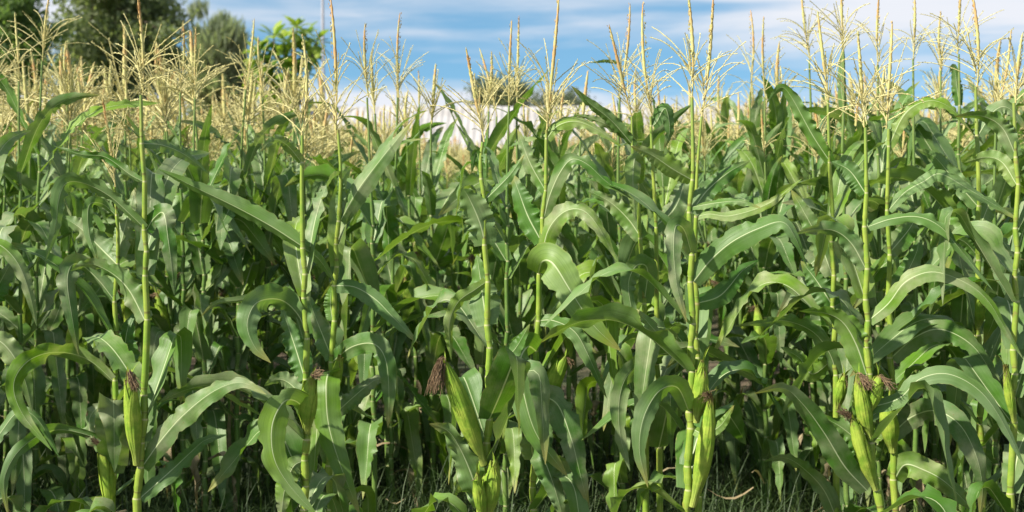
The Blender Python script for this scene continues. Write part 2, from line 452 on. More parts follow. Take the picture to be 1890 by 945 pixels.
def tassel_parts(base, top, rs, n=13, spread=1., near=True, blen=.19, thick=1.):
    """base, top: ends of the axis. Returns branch buffer and spike buffer"""
    base = np.asarray(base, float); top = np.asarray(top, float)
    ax = top - base; L = np.linalg.norm(ax); ax = ax / L
    A = norm(np.cross(ax, (0.3, .9, .1))); B = np.cross(ax, A)
    br = Buf(); sp = Buf()
    seg = 9 if near else 5; sides = 4 if near else 3
    for i in range(n):
        f = rs.uniform(0, .36) ** 1.1
        st = base + ax * L * f
        az = i * 2.4 + rs.uniform(-.5, .5)
        out_ = A * math.cos(az) + B * math.sin(az)
        ang = R(rs.uniform(14, 60)) * spread * (1 - .3 * f); ang2 = ang + R(rs.choice([rs.uniform(-5, 30), rs.uniform(20, 75)])) * spread
        bl = blen * rs.uniform(.65, 1.2) * (1 - .35 * f)
        s = np.linspace(0, 1, seg)
        th = ang + (ang2 - ang) * s ** 1.4
        wob_ = norm(np.cross(out_, ax)) * (rs.uniform(-.25, .25) * s[:, None])
        d = ax * np.cos(th)[:, None] + out_ * np.sin(th)[:, None] + wob_
        C = st + np.vstack([[0, 0, 0], np.cumsum(d[:-1] * bl / (seg - 1), 0)])
        r0 = .0015 * thick
        tube(br, C, np.linspace(r0 * 1.1, r0 * .7, seg), sides)
        T = norm(np.gradient(C, axis=0)); m_ = int(bl / (.0085 if near else .02))
        for q in range(m_):
            u = .10 + .9 * q / m_ + rs.uniform(-.01, .01)
            if u > .99: continue
            j = u * (seg - 1); j0 = int(j); p = C[j0] + (C[min(j0 + 1, seg - 1)] - C[j0]) * (j - j0); tt = T[j0]
            sd_ = norm(np.cross(tt, rs.randn(3)))
            ln = rs.uniform(.007, .0105) * (1 if near else 1.5); wd_ = rs.uniform(.0016, .0024) * thick
            dr = norm(tt * 1.0 + sd_ * rs.uniform(.15, .55)); cc = norm(np.cross(dr, sd_))
            q0 = p + sd_ * r0 * .6
            br.add([q0, q0 + dr * ln * .5 + cc * wd_, q0 + dr * ln, q0 + dr * ln * .5 - cc * wd_], [[0, 1, 2, 3]], [[0, 0]] * 4)
    # central spike
    s = np.linspace(0, 1, 26 if near else 10)
    bd = (A * rs.uniform(-1, 1) + B * rs.uniform(-1, 1)) * L * .07
    C = base + ax * L * s[:, None] + A * (np.sin(s * 3 + rs.rand() * 6) * .004)[:, None] + bd * (s * (1 - s) * 2.2)[:, None]
    rr = np.where(s < .3, .0026, .0026 + .0030 * np.sin(np.pi * np.clip((s - .3) / .7, 0, 1) ** .6)) * thick
    rr = rr * (1 + .22 * np.sin(s * 80)) * np.clip((1.02 - s) * 12, .15, 1)
    tube(sp, C, rr, 6 if near else 4)
    if near:
        for q in range(60):
            u = rs.uniform(.28, .98); p = base + ax * L * u
            az = rs.rand() * 6.28; o_ = A * math.cos(az) + B * math.sin(az); dr = norm(ax + o_ * .35); cc = np.cross(dr, o_)
            ln = rs.uniform(.008, .012); q0 = p + o_ * .003
            sp.add([q0, q0 + dr * ln * .5 + cc * .0022, q0 + dr * ln, q0 + dr * ln * .5 - cc * .0022], [[0, 1, 2, 3]], [[0, 0]] * 4)
    return br, sp

TASSELS = []
for i in range(12):
    L = rs.uniform(.27, .36); lean = rs.uniform(-.03, .03, 2)
    b_, s_ = tassel_parts((0, 0, 0), (lean[0], lean[1], L), rs, rs.randint(12, 25), rs.uniform(.75, 1.3), True, rs.uniform(.17, .25), 1.6)
    TASSELS.append((b_.mesh('tassel', MAT['tassel'], False), s_.mesh('spike', MAT['spike'])))

def ear_buffers(P0, P1, wid, rs, silk_dir=(0, 0, 1), silk_len=.05, silk_n=34):
    """P0 foot, P1 tip, wid full width in metres"""
    P0 = np.asarray(P0, float); P1 = np.asarray(P1, float)
    ax = P1 - P0; L = np.linalg.norm(ax); ax = ax / L
    A = norm(np.cross(ax, (0.2, .95, .1))); B = np.cross(ax, A)
    hk = Buf()
    # shank and overlapping husk wraps, each a wrapped shell slightly outside the one before
    n = 26; s = np.linspace(0, 1, n)
    prof = np.interp(s, [0, .10, .20, .34, .5, .68, .84, .94, 1], [.30, .36, .62, .92, 1., .90, .62, .36, .16])
    bow = A * (np.sin(s * np.pi) * L * rs.uniform(-.03, .03))[:, None]
    C = P0 + ax * L * s[:, None] + bow
    for layer in range(4):
        a0 = rs.rand() * 6.28; arc = 6.6 if layer == 0 else rs.uniform(2.2, 3.6); m_ = 22
        s_end = 1. if layer == 0 else rs.uniform(.80, 1.05)
        ss = s * s_end
        a = a0 + np.linspace(-.5, .5, m_) * arc
        pr = np.interp(ss, s, prof) * wid / 2 + .0009 * layer
        flare = np.clip((s - .82) / .18, 0, 1) ** 2 * (.004 if layer else 0) * rs.uniform(.5, 2)
        narrow = np.ones(n) if layer == 0 else 1 - .8 * np.clip((s - .55) / .45, 0, 1) ** 1.6
        V = np.empty((n, m_, 3))
        for j in range(m_):
            aj = a0 + (a[j] - a0) * narrow + .25 * s
            rad = pr + flare + .0010 * math.sin(j * 2.1 + layer) + .0012 * math.sin(j * .9 + layer * 2) * np.sin(s * 9 + layer)
            Cs = np.stack([np.interp(ss, s, C[:, k]) for k in range(3)], 1)
            V[:, j] = Cs + (A * np.cos(aj)[:, None] + B * np.sin(aj)[:, None]) * rad[:, None]
        U = np.stack([np.broadcast_to((a - a0) / 6.28, (n, m_)), np.broadcast_to(ss[:, None], (n, m_))], -1)
        hk.add(V.reshape(-1, 3), grid_faces(n, m_), U.reshape(-1, 2))
    for k in range(3):     # little flag blades at the husk tips
        az = rs.rand() * 6.28; o_ = A * math.cos(az) + B * math.sin(az)
        c0 = P0 + ax * L * .93 + o_ * wid * .1; q = np.linspace(0, 1, 7)[:, None]
        Cc = c0 + ax * q * rs.uniform(.02, .06) + o_ * q ** 2 * rs.uniform(.005, .03)
        hk.add(*blade(Cc, np.broadcast_to(np.cross(ax, o_), (7, 3)), .008, .2, .05, 1, rs.randint(1e6), 3))
    sk = Buf(); sdv = norm(np.asarray(silk_dir, float))
    for k in range(silk_n):
        q = np.linspace(0, 1, 8)[:, None]
        o_ = rs.randn(3) * .22
        c0 = P1 - ax * .012 + rs.randn(3) * .002
        d = norm(ax + o_ * .8) * (1 - q) ** 5 + norm(sdv + o_ * .30) * (1 - (1 - q) ** 5)
        Cc = c0 + np.cumsum(d, 0) * silk_len * rs.uniform(.6, 1.15) / 8
        wq = rs.uniform(.001, .004); Cc = Cc + np.cumsum(rs.randn(8, 3), 0) * wq * q
        tube(sk, Cc, .0009, 3)
    return hk, sk

EARS = []
for i in range(6):
    h_, k_ = ear_buffers((0, 0, 0), (.055 + .02 * rs.rand(), 0, .25 + .04 * rs.rand()), rs.uniform(.045, .056), rs, (.4, rs.uniform(-.4, .4), -.4), .055)
    EARS.append((h_.mesh('ear', MAT['husk']), k_.mesh('silk', MAT['silk'])))

LIB['dead'] = []
for i in range(8):
    A = generic_leaf_arrays(rs, rs.uniform(.28, .5), rs.uniform(.03, .06), R(rs.uniform(-10, 40)), R(-88), .18, .2, rs.uniform(-3, 3), rs.uniform(-.8, .8), 24, 7, .35)
    LIB['dead'].append(mesh('leaf', A[0], A[1], MAT['dead'], A[2]))
STEMS = []
for i in range(8):
    cs = [.20 + .118 * k + rs.uniform(-.012, .012) for k in range(13)]
    zz = np.linspace(0, 1.80, 9)
    Cc = np.stack([rs.uniform(-.008, .008, 9) + rs.uniform(-.02, .02) * zz ** 1.5, rs.uniform(-.008, .008, 9), zz], 1); Cc[0, :2] = 0
    STEMS.append((stem_mesh(Cc, cs, .0115, .0046, sides=8).mesh('stem', MAT['stem_shaded']), cs, Cc))

# ------------------------------------------------------------ ground, far background
def ground():
    m = M('field_soil')
    co = m.n('ShaderNodeTexCoord').outputs['Object']
    a = m.noise(co, 3.0, 6, .65); b = m.noise(co, 34., 5, .7); g = m.noise(co, .6, 4, .6)
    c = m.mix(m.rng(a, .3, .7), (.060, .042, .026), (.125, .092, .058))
    c = m.mix(m.rng(b, .55, .75, 0., .6), c, (.19, .15, .09))
    c = m.mix(m.rng(g, .45, .6, 0., .7), c, (.045, .075, .022))
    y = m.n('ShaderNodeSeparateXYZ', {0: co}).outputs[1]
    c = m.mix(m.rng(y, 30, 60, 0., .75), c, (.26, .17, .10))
    m.set(Base_Color=c, Roughness=.95)
    m.bump(m.math('ADD', a, m.math('MULTIPLY', b, .5)), .8, .04)
    # gentle undulation near, flat sheet to the horizon
    xs = np.r_[-1500, -300, -80, np.linspace(-20, 20, 61), 80, 300, 1500]
    ys = np.r_[-60, np.linspace(0, 40, 61), 80, 200, 600, 2500]
    X, Y = np.meshgrid(xs, ys)
    Z = np.zeros_like(X)
    for i in range(X.shape[0]):
        for j in range(X.shape[1]):
            if abs(X[i, j]) < 19 and 1 < Y[i, j] < 39: Z[i, j] = .05 * mnoise.noise(Vector((X[i, j] * 1.3, Y[i, j] * 1.3, 0)))
    V = np.stack([X, Y, Z], -1).reshape(-1, 3)
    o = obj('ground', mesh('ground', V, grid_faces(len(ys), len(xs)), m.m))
    tag(o, 'dark bare soil under the maize rows', None, None, 'structure')
ground()

def weeds():
    g = np.random.RandomState(3)
    buf = []
    N = 42000
    D = 5.0 + g.rand(N) * 4.2; X = (g.rand(N) - .5) * (D * .80 + .6)
    # patchy cover
    keep = np.array([mnoise.noise(Vector((x * 1.1, d * 1.3, 4))) > -.32 for x, d in zip(X, D)])
    D, X = D[keep], X[keep]; N = len(D)
    h = g.uniform(.12, .36, N) * g.choice([1, 1, 1, 1.7], N); az = g.rand(N) * 6.28; ben = g.uniform(.5, 3.0, N); wd = g.uniform(.0018, .0045, N)
    segs = 5; s = np.linspace(0, 1, segs)
    th = np.pi / 2 - ben[:, None] * s[None] ** 1.2 * 1.3 - g.uniform(0, .5, N)[:, None]
    dx = np.cos(th); dz = np.sin(th)
    rr = np.concatenate([np.zeros((N, 1)), np.cumsum(dx[:, :-1], 1)], 1) * h[:, None] / (segs - 1)
    zz = np.concatenate([np.zeros((N, 1)), np.cumsum(dz[:, :-1], 1)], 1) * h[:, None] / (segs - 1)
    ca, sa = np.cos(az)[:, None], np.sin(az)[:, None]
    C = np.stack([X[:, None] + rr * ca, D[:, None] + rr * sa, zz - .02], -1)
    Sd = np.stack([-sa, ca, 0 * ca], -1)
    wdt = wd[:, None] * (1 - s[None] ** 1.5 * .93)
    Va = C + Sd * wdt[..., None]; Vb = C - Sd * wdt[..., None]
    V = np.stack([Va, Vb], 2).reshape(-1, 3)
    f0 = grid_faces(segs, 2)
    F = (f0[None] + (np.arange(N) * segs * 2)[:, None, None]).reshape(-1, 4)
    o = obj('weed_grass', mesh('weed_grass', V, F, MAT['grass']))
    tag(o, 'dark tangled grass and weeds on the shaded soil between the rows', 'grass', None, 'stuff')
    # dry leaf litter and stubble
    b2 = Buf()
    for i in range(380):
        d = 4.8 + g.rand() * 4.5; x = (g.rand() - .5) * d * .8
        L = g.uniform(.08, .30); a = g.rand() * 6.28; q = np.linspace(0, 1, 6)
        Cc = np.stack([x + q * L * math.cos(a), d + q * L * math.sin(a) * (.6 + .4 * q), .02 + g.uniform(0, .30) * (g.rand() > .5) + .05 * np.sin(q * 3 + a)], 1)
        b2.add(*blade(Cc, np.broadcast_to((-math.sin(a), math.cos(a), g.uniform(-.8, .8)), (6, 3)), g.uniform(.004, .022), .3, .2, 2, g.randint(1e6), 3))
    o = obj('dry_litter', b2.mesh('dry_litter', MAT['litter']))
    tag(o, 'pale dry leaf scraps and stalks strewn among the weeds', 'leaf litter', None, 'stuff')
weeds()

def box(buf, x0, x1, y0, y1, z0, z1):
    V = [(x, y, z) for x in (x0, x1) for y in (y0, y1) for z in (z0, z1)]
    F = [(0, 1, 3, 2), (4, 6, 7, 5), (0, 4, 5, 1), (2, 3, 7, 6), (0, 2, 6, 4), (1, 5, 7, 3)]
    buf.add(V, F, [(v[0], v[2]) for v in V])

def shed():
    D = 58.0
    root = obj('shed', None, None, (at(1010, 285, D)[0], D, 0)); hw = 10.2; dp = 9.0
    tag(root, 'long low shed with white roof standing beyond the field under the small far trees', 'shed')
    mroof = M('white_sheet'); co = mroof.n('ShaderNodeTexCoord').outputs['Object']
    c = mroof.mix(mroof.rng(mroof.noise(co, .9, 5, .6), .35, .7), (.37, .355, .35), (.29, .275, .265))
    sx = mroof.n('ShaderNodeSeparateXYZ', {0: co}).outputs[0]
    wv = mroof.math('SINE', mroof.math('MULTIPLY', sx, 22.0))
    mroof.set(Base_Color=c, Roughness=.6); mroof.bump(wv, .5, .03)
    b = Buf(); zr = CAM_Z + (285 - 196) / FPX * (D + 4); ze = CAM_Z + .18
    nx = 41; xs = np.linspace(-hw, hw, nx); ys = np.array([-.5, 0, dp / 2, dp, dp + .5]); 
    zt = np.interp(ys, [-.5, dp / 2, dp + .5], [ze, zr, ze])
    V = np.array([(x, y, z + .03 * math.sin(x * 1.7)) for y, z in zip(ys, zt) for x in xs] + [(x, y, z - .09 + .03 * math.sin(x * 1.7)) for y, z in zip(ys, zt) for x in xs])
    f = grid_faces(5, nx); F = np.vstack([f, f[:, ::-1] + 5 * nx])
    rim = [(i, i + 1, i + 1 + 5 * nx, i + 5 * nx) for i in range(nx - 1)] + [(i + 4 * nx, i + 5 * nx + 4 * nx, i + 1 + 9 * nx, i + 1 + 4 * nx) for i in range(nx - 1)]
    b.add(V, np.vstack([F, rim]), V[:, :2]); obj('roof', b.mesh('roof', mroof.m, False), root)
    wl = Buf(); box(wl, -hw + .3, hw - .3, .1, dp - .1, 0, ze - .15)
    obj('wall', wl.mesh('wall', plain_material('brick_wall', (.22, .10, .06), (.33, .20, .14), 3, .9), False), root)
    mp_ = plain_material('shed_post', (.30, .26, .22), (.40, .36, .32), 3, .8)
    for i in range(9):
        p = Buf(); x = -hw + .4 + i * (2 * hw - .8) / 8; box(p, x - .07, x + .07, -.32, -.18, 0, ze + .02); obj('post', p.mesh('post', mp_, False), root)
shed()

def pole():
    D = 62.0
    p = at(598, 285, D); root = obj('utility_pole', None, None, (p[0], D, 0))
    tag(root, 'slim pale utility pole behind the broad-leaved tree carrying thin wires', 'utility pole')
    b = Buf(); tube(b, [(0, 0, 0), (0, 0, 4), (0, 0, 9.2)], [.09, .075, .055], 10)
    mc = plain_material('concrete_pole', (.30, .30, .33), (.38, .38, .41), 2, .85)
    obj('pole', b.mesh('pole', mc), root)
    b = Buf(); box(b, -.7, .7, -.05, .05, 8.82, 8.92); obj('crossarm', b.mesh('crossarm', mc, False), root)
    mi = plain_material('insulator', (.2, .2, .22), (.3, .3, .32), 2, .4)
    for x in (-.6, .6):
        b = Buf(); tube(b, [(x, 0, 8.92), (x, 0, 8.98), (x, 0, 9.06)], [.03, .05, .02], 8); obj('insulator', b.mesh('insulator', mi), root)
        b = Buf(); q = np.linspace(0, 1, 24)[:, None]; C = np.array([x, 0, 9.05]) + q * np.array([34., 26, 4.5]) - np.array([0, 0, 1.]) * 4 * q * (1 - q) * .7
        tube(b, C, .007, 4); obj('wire', b.mesh('wire', mi), root)
pole()

def tree(px, D, ztop, zbot, half_w, label, leafsize, nleaf, ca, cb, seed, trunk_r=.16, tall=1., shape='round'):
    g = np.random.RandomState(seed)
    p = at(px, 285, D); root = obj('tree', None, None, (p[0], D, 0)); tag(root, label, 'tree')
    ml = plain_material('tree_foliage', ca, cb, .9, .6, .38, True, 0)
    mt = plain_material('tree_bark', (.10, .075, .055), (.19, .15, .11), 12, .9)
    zc = (ztop + zbot) / 2; hz = (ztop - zbot) / 2
    # limbs
    tb = Buf(); zf = zbot + hz * .2
    tr = np.array([(0, 0, -.1), (g.uniform(-.1, .1), 0, zf * .5), (g.uniform(-.2, .2), 0, zf), (g.uniform(-.3, .3), 0, zc + hz * .4)])
    C, _ = resample(tr, 14); tube(tb, C, np.linspace(trunk_r, trunk_r * .35, 14), 10)
    tips = []
    for i in range(16):
        a = g.rand() * 6.28; e = g.uniform(-.35, 1.)
        rr = g.uniform(.55, .92)
        tip = np.array([math.cos(a) * half_w * rr * math.sqrt(1 - min(.96, e * e)), math.sin(a) * half_w * rr * math.sqrt(1 - min(.96, e * e)), zc + hz * e * rr])
        st = C[g.randint(6, 13)]; mid = (st + tip) / 2 + np.array([0, 0, g.uniform(-.1, .25) * hz * .5])
        Cb, _ = resample([st, mid, tip], 9); tube(tb, Cb, np.linspace(trunk_r * .35, trunk_r * .06, 9), 6); tips.append(tip)
        for k in range(2):
            t2 = Cb[g.randint(4, 8)] + g.randn(3) * half_w * .28; C2, _ = resample([Cb[5], t2], 4); tube(tb, C2, np.linspace(trunk_r * .12, trunk_r * .04, 4), 4); tips.append(t2)
    obj('trunk', tb.mesh('trunk', mt), root)
    # clumps of small leaf faces around the limb ends
    tips = np.array(tips); ncl = 90
    cl = np.vstack([tips, np.array([0, 0, zc]) + norm(g.randn(ncl, 3)) * (g.rand(ncl, 1) ** .4) * np.array([half_w, half_w, hz]) * .92]); ncl = len(cl)
    cl[:, 2] = np.clip(cl[:, 2], zbot, ztop)
    cr_ = g.uniform(.16, .34, ncl) * half_w
    which = g.randint(0, ncl, nleaf)
    d = norm(g.randn(nleaf, 3)) * (g.rand(nleaf, 1) ** .5)
    P = cl[which] + d * (1 + .35 * np.abs(g.randn(nleaf, 1))) * cr_[which][:, None] * np.array([1, 1, .75 * tall])
    a1 = norm(g.randn(nleaf, 3)); a2 = norm(np.cross(a1, g.randn(nleaf, 3)))
    L = g.uniform(.6, 1.2, nleaf)[:, None] * leafsize
    W_ = L * g.uniform(.35, .6, nleaf)[:, None]
    if shape == 'wispy': a1 = norm(a1 * .35 + np.array([0, 0, .35]) + norm(P - np.array([0, 0, zc - hz * .3])) * 1.1); a2 = norm(np.cross(a1, g.randn(nleaf, 3))); W_ = L * .14
    V = np.stack([P - a1 * L * .5, P + a2 * W_ * .5, P + a1 * L * .5, P - a2 * W_ * .5], 1).reshape(-1, 3)
    F = np.arange(nleaf * 4).reshape(-1, 4)
    obj('crown', mesh('crown', V, F, ml, smooth=False), root)

tree(212, 44, 8.6, 1.7, 2.2, 'large dark dense tree towering over the tassels, its top cut off by the frame', .19, 34000, (.085, .115, .060), (.200, .230, .110), 5, .24)
tree(12, 40, 8.2, 1.8, 1.2, 'mid green tree at the left edge beside the large dark tree', .18, 26000, (.070, .125, .040), (.170, .240, .075), 6, .2)
tree(402, 60, 7.7, 2.0, 1.55, 'wispy grey green tree rising between the large dark tree and the broad-leaved tree', .55, 17000, (.12, .15, .10), (.21, .235, .155), 8, .16, 1.2, 'wispy')
tree(925, 95, 7.0, 3.6, 2.2, 'small far tree just above the left part of the white shed roof', .22, 9000, (.045, .070, .035), (.100, .120, .060), 9, .16)
tree(1035, 105, 6.4, 3.6, 2.7, 'low hazy tree beyond the middle of the white shed roof', .24, 9000, (.060, .085, .060), (.115, .135, .090), 10, .16)

def rosette_tree():
    D = 24.0; p = at(525, 285, D); root = obj('broad_leaved_tree', None, None, (p[0], D, 0))
    tag(root, 'bright green broad-leaved tree with big leaves in rosettes against the cloud', 'tree')
    g = np.random.RandomState(21)
    mt = plain_material('pale_bark', (.16, .13, .10), (.26, .22, .17), 12, .9)
    ml = plain_material('broad_leaf', (.07, .14, .018), (.29, .36, .05), 2., .38, .3, True, 0)
    sc = D / FPX
    heads = [(548, 48), (566, 62), (585, 75), (525, 70), (505, 68), (484, 88), (475, 100), (492, 112), (515, 100), (540, 92), (560, 95), (578, 92), (470, 128), (500, 135), (530, 125), (555, 130),
             (485, 160), (515, 160), (545, 160), (505, 195), (535, 195), (490, 200), (480, 235), (515, 230), (540, 235)]
    tb = Buf(); lf = Buf(); fork = np.array([0, 0, 1.9])
    C, _ = resample([(0, 0, -.1), (.05, 0, 1.), fork], 8); tube(tb, C, np.linspace(.09, .06, 8), 8)
    for (hx, hy) in heads:
        dz = g.uniform(-.45, .45)
        h = at(hx, hy, D + dz) - np.array([p[0], D, 0])
        mid = fork * .5 + h * .5 + np.array([0, 0, -.12]); C, _ = resample([fork, mid, h], 7); tube(tb, C, np.linspace(.035, .014, 7), 6)
        for k in range(17):
            a = k * 2.4 + g.rand(); el = R(75 - k * 6.5 + g.uniform(-10, 10)); L = g.uniform(.22, .37)
            o_ = np.array([math.cos(a), math.sin(a), 0]); q = np.linspace(0, 1, 7)
            th = el - q * .9
            dd = o_ * np.cos(th)[:, None] + np.array([0, 0, 1.]) * np.sin(th)[:, None]
            Cc = h - np.array([0, 0, k * .007]) + np.cumsum(dd, 0) * L / 7
            lf.add(*blade(Cc, np.broadcast_to((-math.sin(a), math.cos(a), 0), (7, 3)), L * .46, .25, .05, 2, g.randint(1e6), 5, base=.25, peak=.6, taper=3.5))
    obj('trunk', tb.mesh('trunk', mt), root); obj('crown', lf.mesh('crown', ml), root)
rosette_tree()

# ------------------------------------------------------------ the maize: traced front plants
def traced_leaf(root, o3, D, pts, W, a0=20, a1=20, z=0., wave=.14, waves=4.5, fold=.25, seed=0, base=.6, label=None, droop=0., peak=.42, taper=2.3):
    """pts: centreline (px, py[, depth offset]); W: full width in px at depth D; a0..a1: turn of the blade away from the viewer, in degrees"""
    n = len(pts)
    P = np.array([at(p[0], p[1], D + (p[2] if len(p) > 2 else z * i / (n - 1))) for i, p in enumerate(pts)])
    C, L = resample(P, 56)
    T = norm(np.gradient(C, axis=0)); view = np.array([0, 1., 0])
    pe = norm(np.cross(T, view)); vw = norm(view - T * (T @ view)[:, None])
    a = np.radians(np.linspace(a0, a1, 56))
    S = pe * np.cos(a)[:, None] + vw * np.sin(a)[:, None]
    V, F, U = blade(C, S, W / FPX * D, fold, wave, waves, seed, 11, base, droop, peak, taper)
    k = o3 + C[0] * 0
    V0 = V - o3
    org = C[0] - o3                       # origin of the leaf at its collar
    o = obj('leaf', mesh('leaf', V0 - org, F, MAT['leaf'], U), root, org)
    if label: o['label'] = label
    return C[0][2]

HERO_FOOT = []
HG = 'maize plants of the front row'
def hero(label, D, stem, spike, leaves=(), ears=(), auto=6, seed=0, branches=14, spread=1., lo=.35, r=(.0125, .0048), blen=.19, hi=None, grp=HG):
    """stem: pixel polyline from low to the tassel's foot; continued straight down to the ground"""
    g = np.random.RandomState(seed + 100)
    P = [at(x, y, D) for x, y in stem]
    foot = P[0].copy(); foot[2] = 0.0
    foot[0] += (P[0][0] - P[1][0]) * .3
    root = obj('maize_plant', None, None, foot); tag(root, label, 'maize plant', grp)
    HERO_FOOT.append((foot[0], foot[1]))
    line = [foot] + P
    zs = []
    for i, lf in enumerate(leaves):
        d = dict(seed=seed * 37 + i)
        d.update(lf[2] if len(lf) > 2 else {})
        z0 = traced_leaf(root, foot, D, lf[0], lf[1], **d)
        zs.append(z0)
    Pz = np.array([p[2] for p in line]); Px = np.array([p[0] for p in line])
    H = P[-1][2]
    # further leaves at free nodes, mostly turned sideways and away
    k = 0; all_round = D > 4.8; side = g.choice([0, math.pi]) + g.uniform(-.4, .4)
    coll = [c for c in zs if c > .1]
    free = [c for c in np.arange(lo, (hi or H - .38), .075) if all(abs(c - q) > .06 for q in zs)]
    g.shuffle(free); used = []
    for c in free:
        if len(used) >= auto + (5 if not all_round else 0): break
        if all(abs(c - q) > .07 for q in used): used.append(c)
    for c in used:
        kind = 'upper' if c > H - .5 else ('mid' if c > .6 else 'low')
        az = g.uniform(0, 6.28) if all_round or c < .95 else g.uniform(-.35, math.pi + .35)
        x = np.interp(c, Pz, Px) - foot[0]
        if c < lo + .22 and g.rand() < .22: kind = 'dead'
        o = obj('leaf', LIB[kind][g.randint(len(LIB[kind]))], root, (x, 0, c)); o.rotation_euler = (0, g.uniform(-.1, .1), az); s = g.uniform(.85, 1.05); o.scale = (s, s, s)
        if kind == 'dead': o['label'] = 'withered brown leaf'
        coll.append(c)
    ctr = sorted(coll); cc = []
    for c in ctr:
        if not cc or c - cc[-1] > .05: cc.append(c)
    sb = stem_mesh(np.array(line) - foot, cc, *r, sides=12)
    obj('stem', sb.mesh('stem', MAT['stem' if D < 5.1 else 'stem_shaded']), root)
    if spike:
        b = P[-1] - foot; t = at(spike[0], spike[1], D + g.uniform(-.04, .04)) - foot
        br, sp = tassel_parts(b, t, g, int(branches * 1.2), spread * 1.1 * g.uniform(.8, 1.15), True, blen * 1.05, .98)
        # origin of the tassel at its foot
        for bb in (br, sp): bb.V = [v - b for v in bb.V]
        tz = obj('tassel', br.mesh('tassel', MAT['tassel'], False), root, b); obj('spike', sp.mesh('spike', MAT['spike']), tz)
    for e in ears:
        (x0, y0), (x1, y1), wpx = e[:3]; kw = e[3] if len(e) > 3 else {}
        dd = kw.get('dz', -.03)
        A_ = at(x0, y0, D + dd * .3) - foot; B_ = at(x1, y1, D + dd) - foot
        sdir_ = kw.get('silk', (0, 0, -.3))
        hk, sk = ear_buffers(A_, B_, wpx / FPX * D, g, sdir_, kw.get('slen', .05), kw.get('sn', 40))
        for bb in (hk, sk): bb.V = [v - A_ for v in bb.V]
        eo = obj('ear', hk.mesh('ear', MAT['husk']), root, A_); obj('silk', sk.mesh('silk', MAT['silk']), eo)
    return root

U_ = dict
hero('tall maize plant with a long low ear, its star tassel before the large dark tree', 4.4,
     [(254, 940), (266, 760), (270, 600), (268, 420), (264, 300), (262, 175)], (255, -14),
     [([(268, 422), (240, 395), (200, 360), (155, 338), (122, 338, -.02), (108, 370, -.05), (102, 420, -.07), (84, 482, -.08)], 42, U_(a0=48, a1=35)),
      ([(267, 590), (238, 535), (205, 503), (165, 487), (130, 500)], 56, U_(a0=10, a1=50, z=.10)),
      ([(270, 425), (285, 402), (302, 394, -.06), (310, 440, -.09), (317, 495, -.1), (322, 545, -.1)], 40, U_(a0=10, a1=25)),
      ([(262, 862), (298, 812), (340, 765), (395, 722), (445, 706), (492, 728)], 50, U_(a0=15, a1=30, z=-.12)),
      ([(258, 920), (320, 865), (352, 835), (380, 812), (420, 802)], 40, U_(a0=15, a1=30, z=.1)),
      ([(264, 335), (240, 322), (195, 290), (150, 285), (100, 270)], 22, U_(a0=35, z=.15)),
      ([(266, 265), (300, 268), (340, 285), (385, 320)], 26, U_(a0=30, z=.15))],
     [((252, 858), (238, 684), 28, U_(silk=(.32, -.12, -.9), slen=.075, sn=130, dz=-.05))], 3, 1, 20, 1.0, blen=.20)

hero('short slender maize plant with yellow-lit arched leaf, left beside the stalk with long low ear', 4.62,
     [(207, 945), (214, 700), (213, 560), (216, 480), (218, 420), (213, 345)], (188, 176),
     [([(213, 557), (183, 518), (152, 490), (132, 490, -.03), (124, 520, -.06), (132, 580, -.08), (145, 655, -.09)], 44, U_(a0=30, a1=30)),
      ([(215, 487), (188, 460), (150, 422), (112, 398)], 56, U_(a0=5, a1=20, z=.1)),
      ([(218, 472), (228, 430), (240, 385), (250, 345)], 44, U_(a0=0, a1=20, z=.06)),
      ([(214, 397), (188, 376), (164, 380, -.05), (164, 430, -.07), (176, 470, -.08), (181, 495, -.08)], 24, U_(a0=30)),
      ([(208, 702), (170, 668), (130, 652), (84, 652, -.08), (45, 672, -.14), (25, 712, -.16), (42, 765, -.17), (96, 832, -.18)], 44, U_(a0=45, a1=10)),
      ([(200, 818), (152, 800), (108, 793), (68, 806, -.1), (32, 835, -.16), (10, 875, -.18), (8, 910, -.18), (16, 955, -.18)], 32, U_(a0=30, a1=15)),
      ([(231, 684), (233, 620), (246, 578)], 54, U_(a0=0, z=.05)),
      ([(205, 830), (172, 812), (165, 775), (182, 752), (205, 765)], 40, U_(a0=10, wave=.2))],
     [((206, 955), (186, 820), 25, U_(silk=(-.4, 0, .3), slen=.04))], 2, 2, 10, .7, r=(.011, .004))

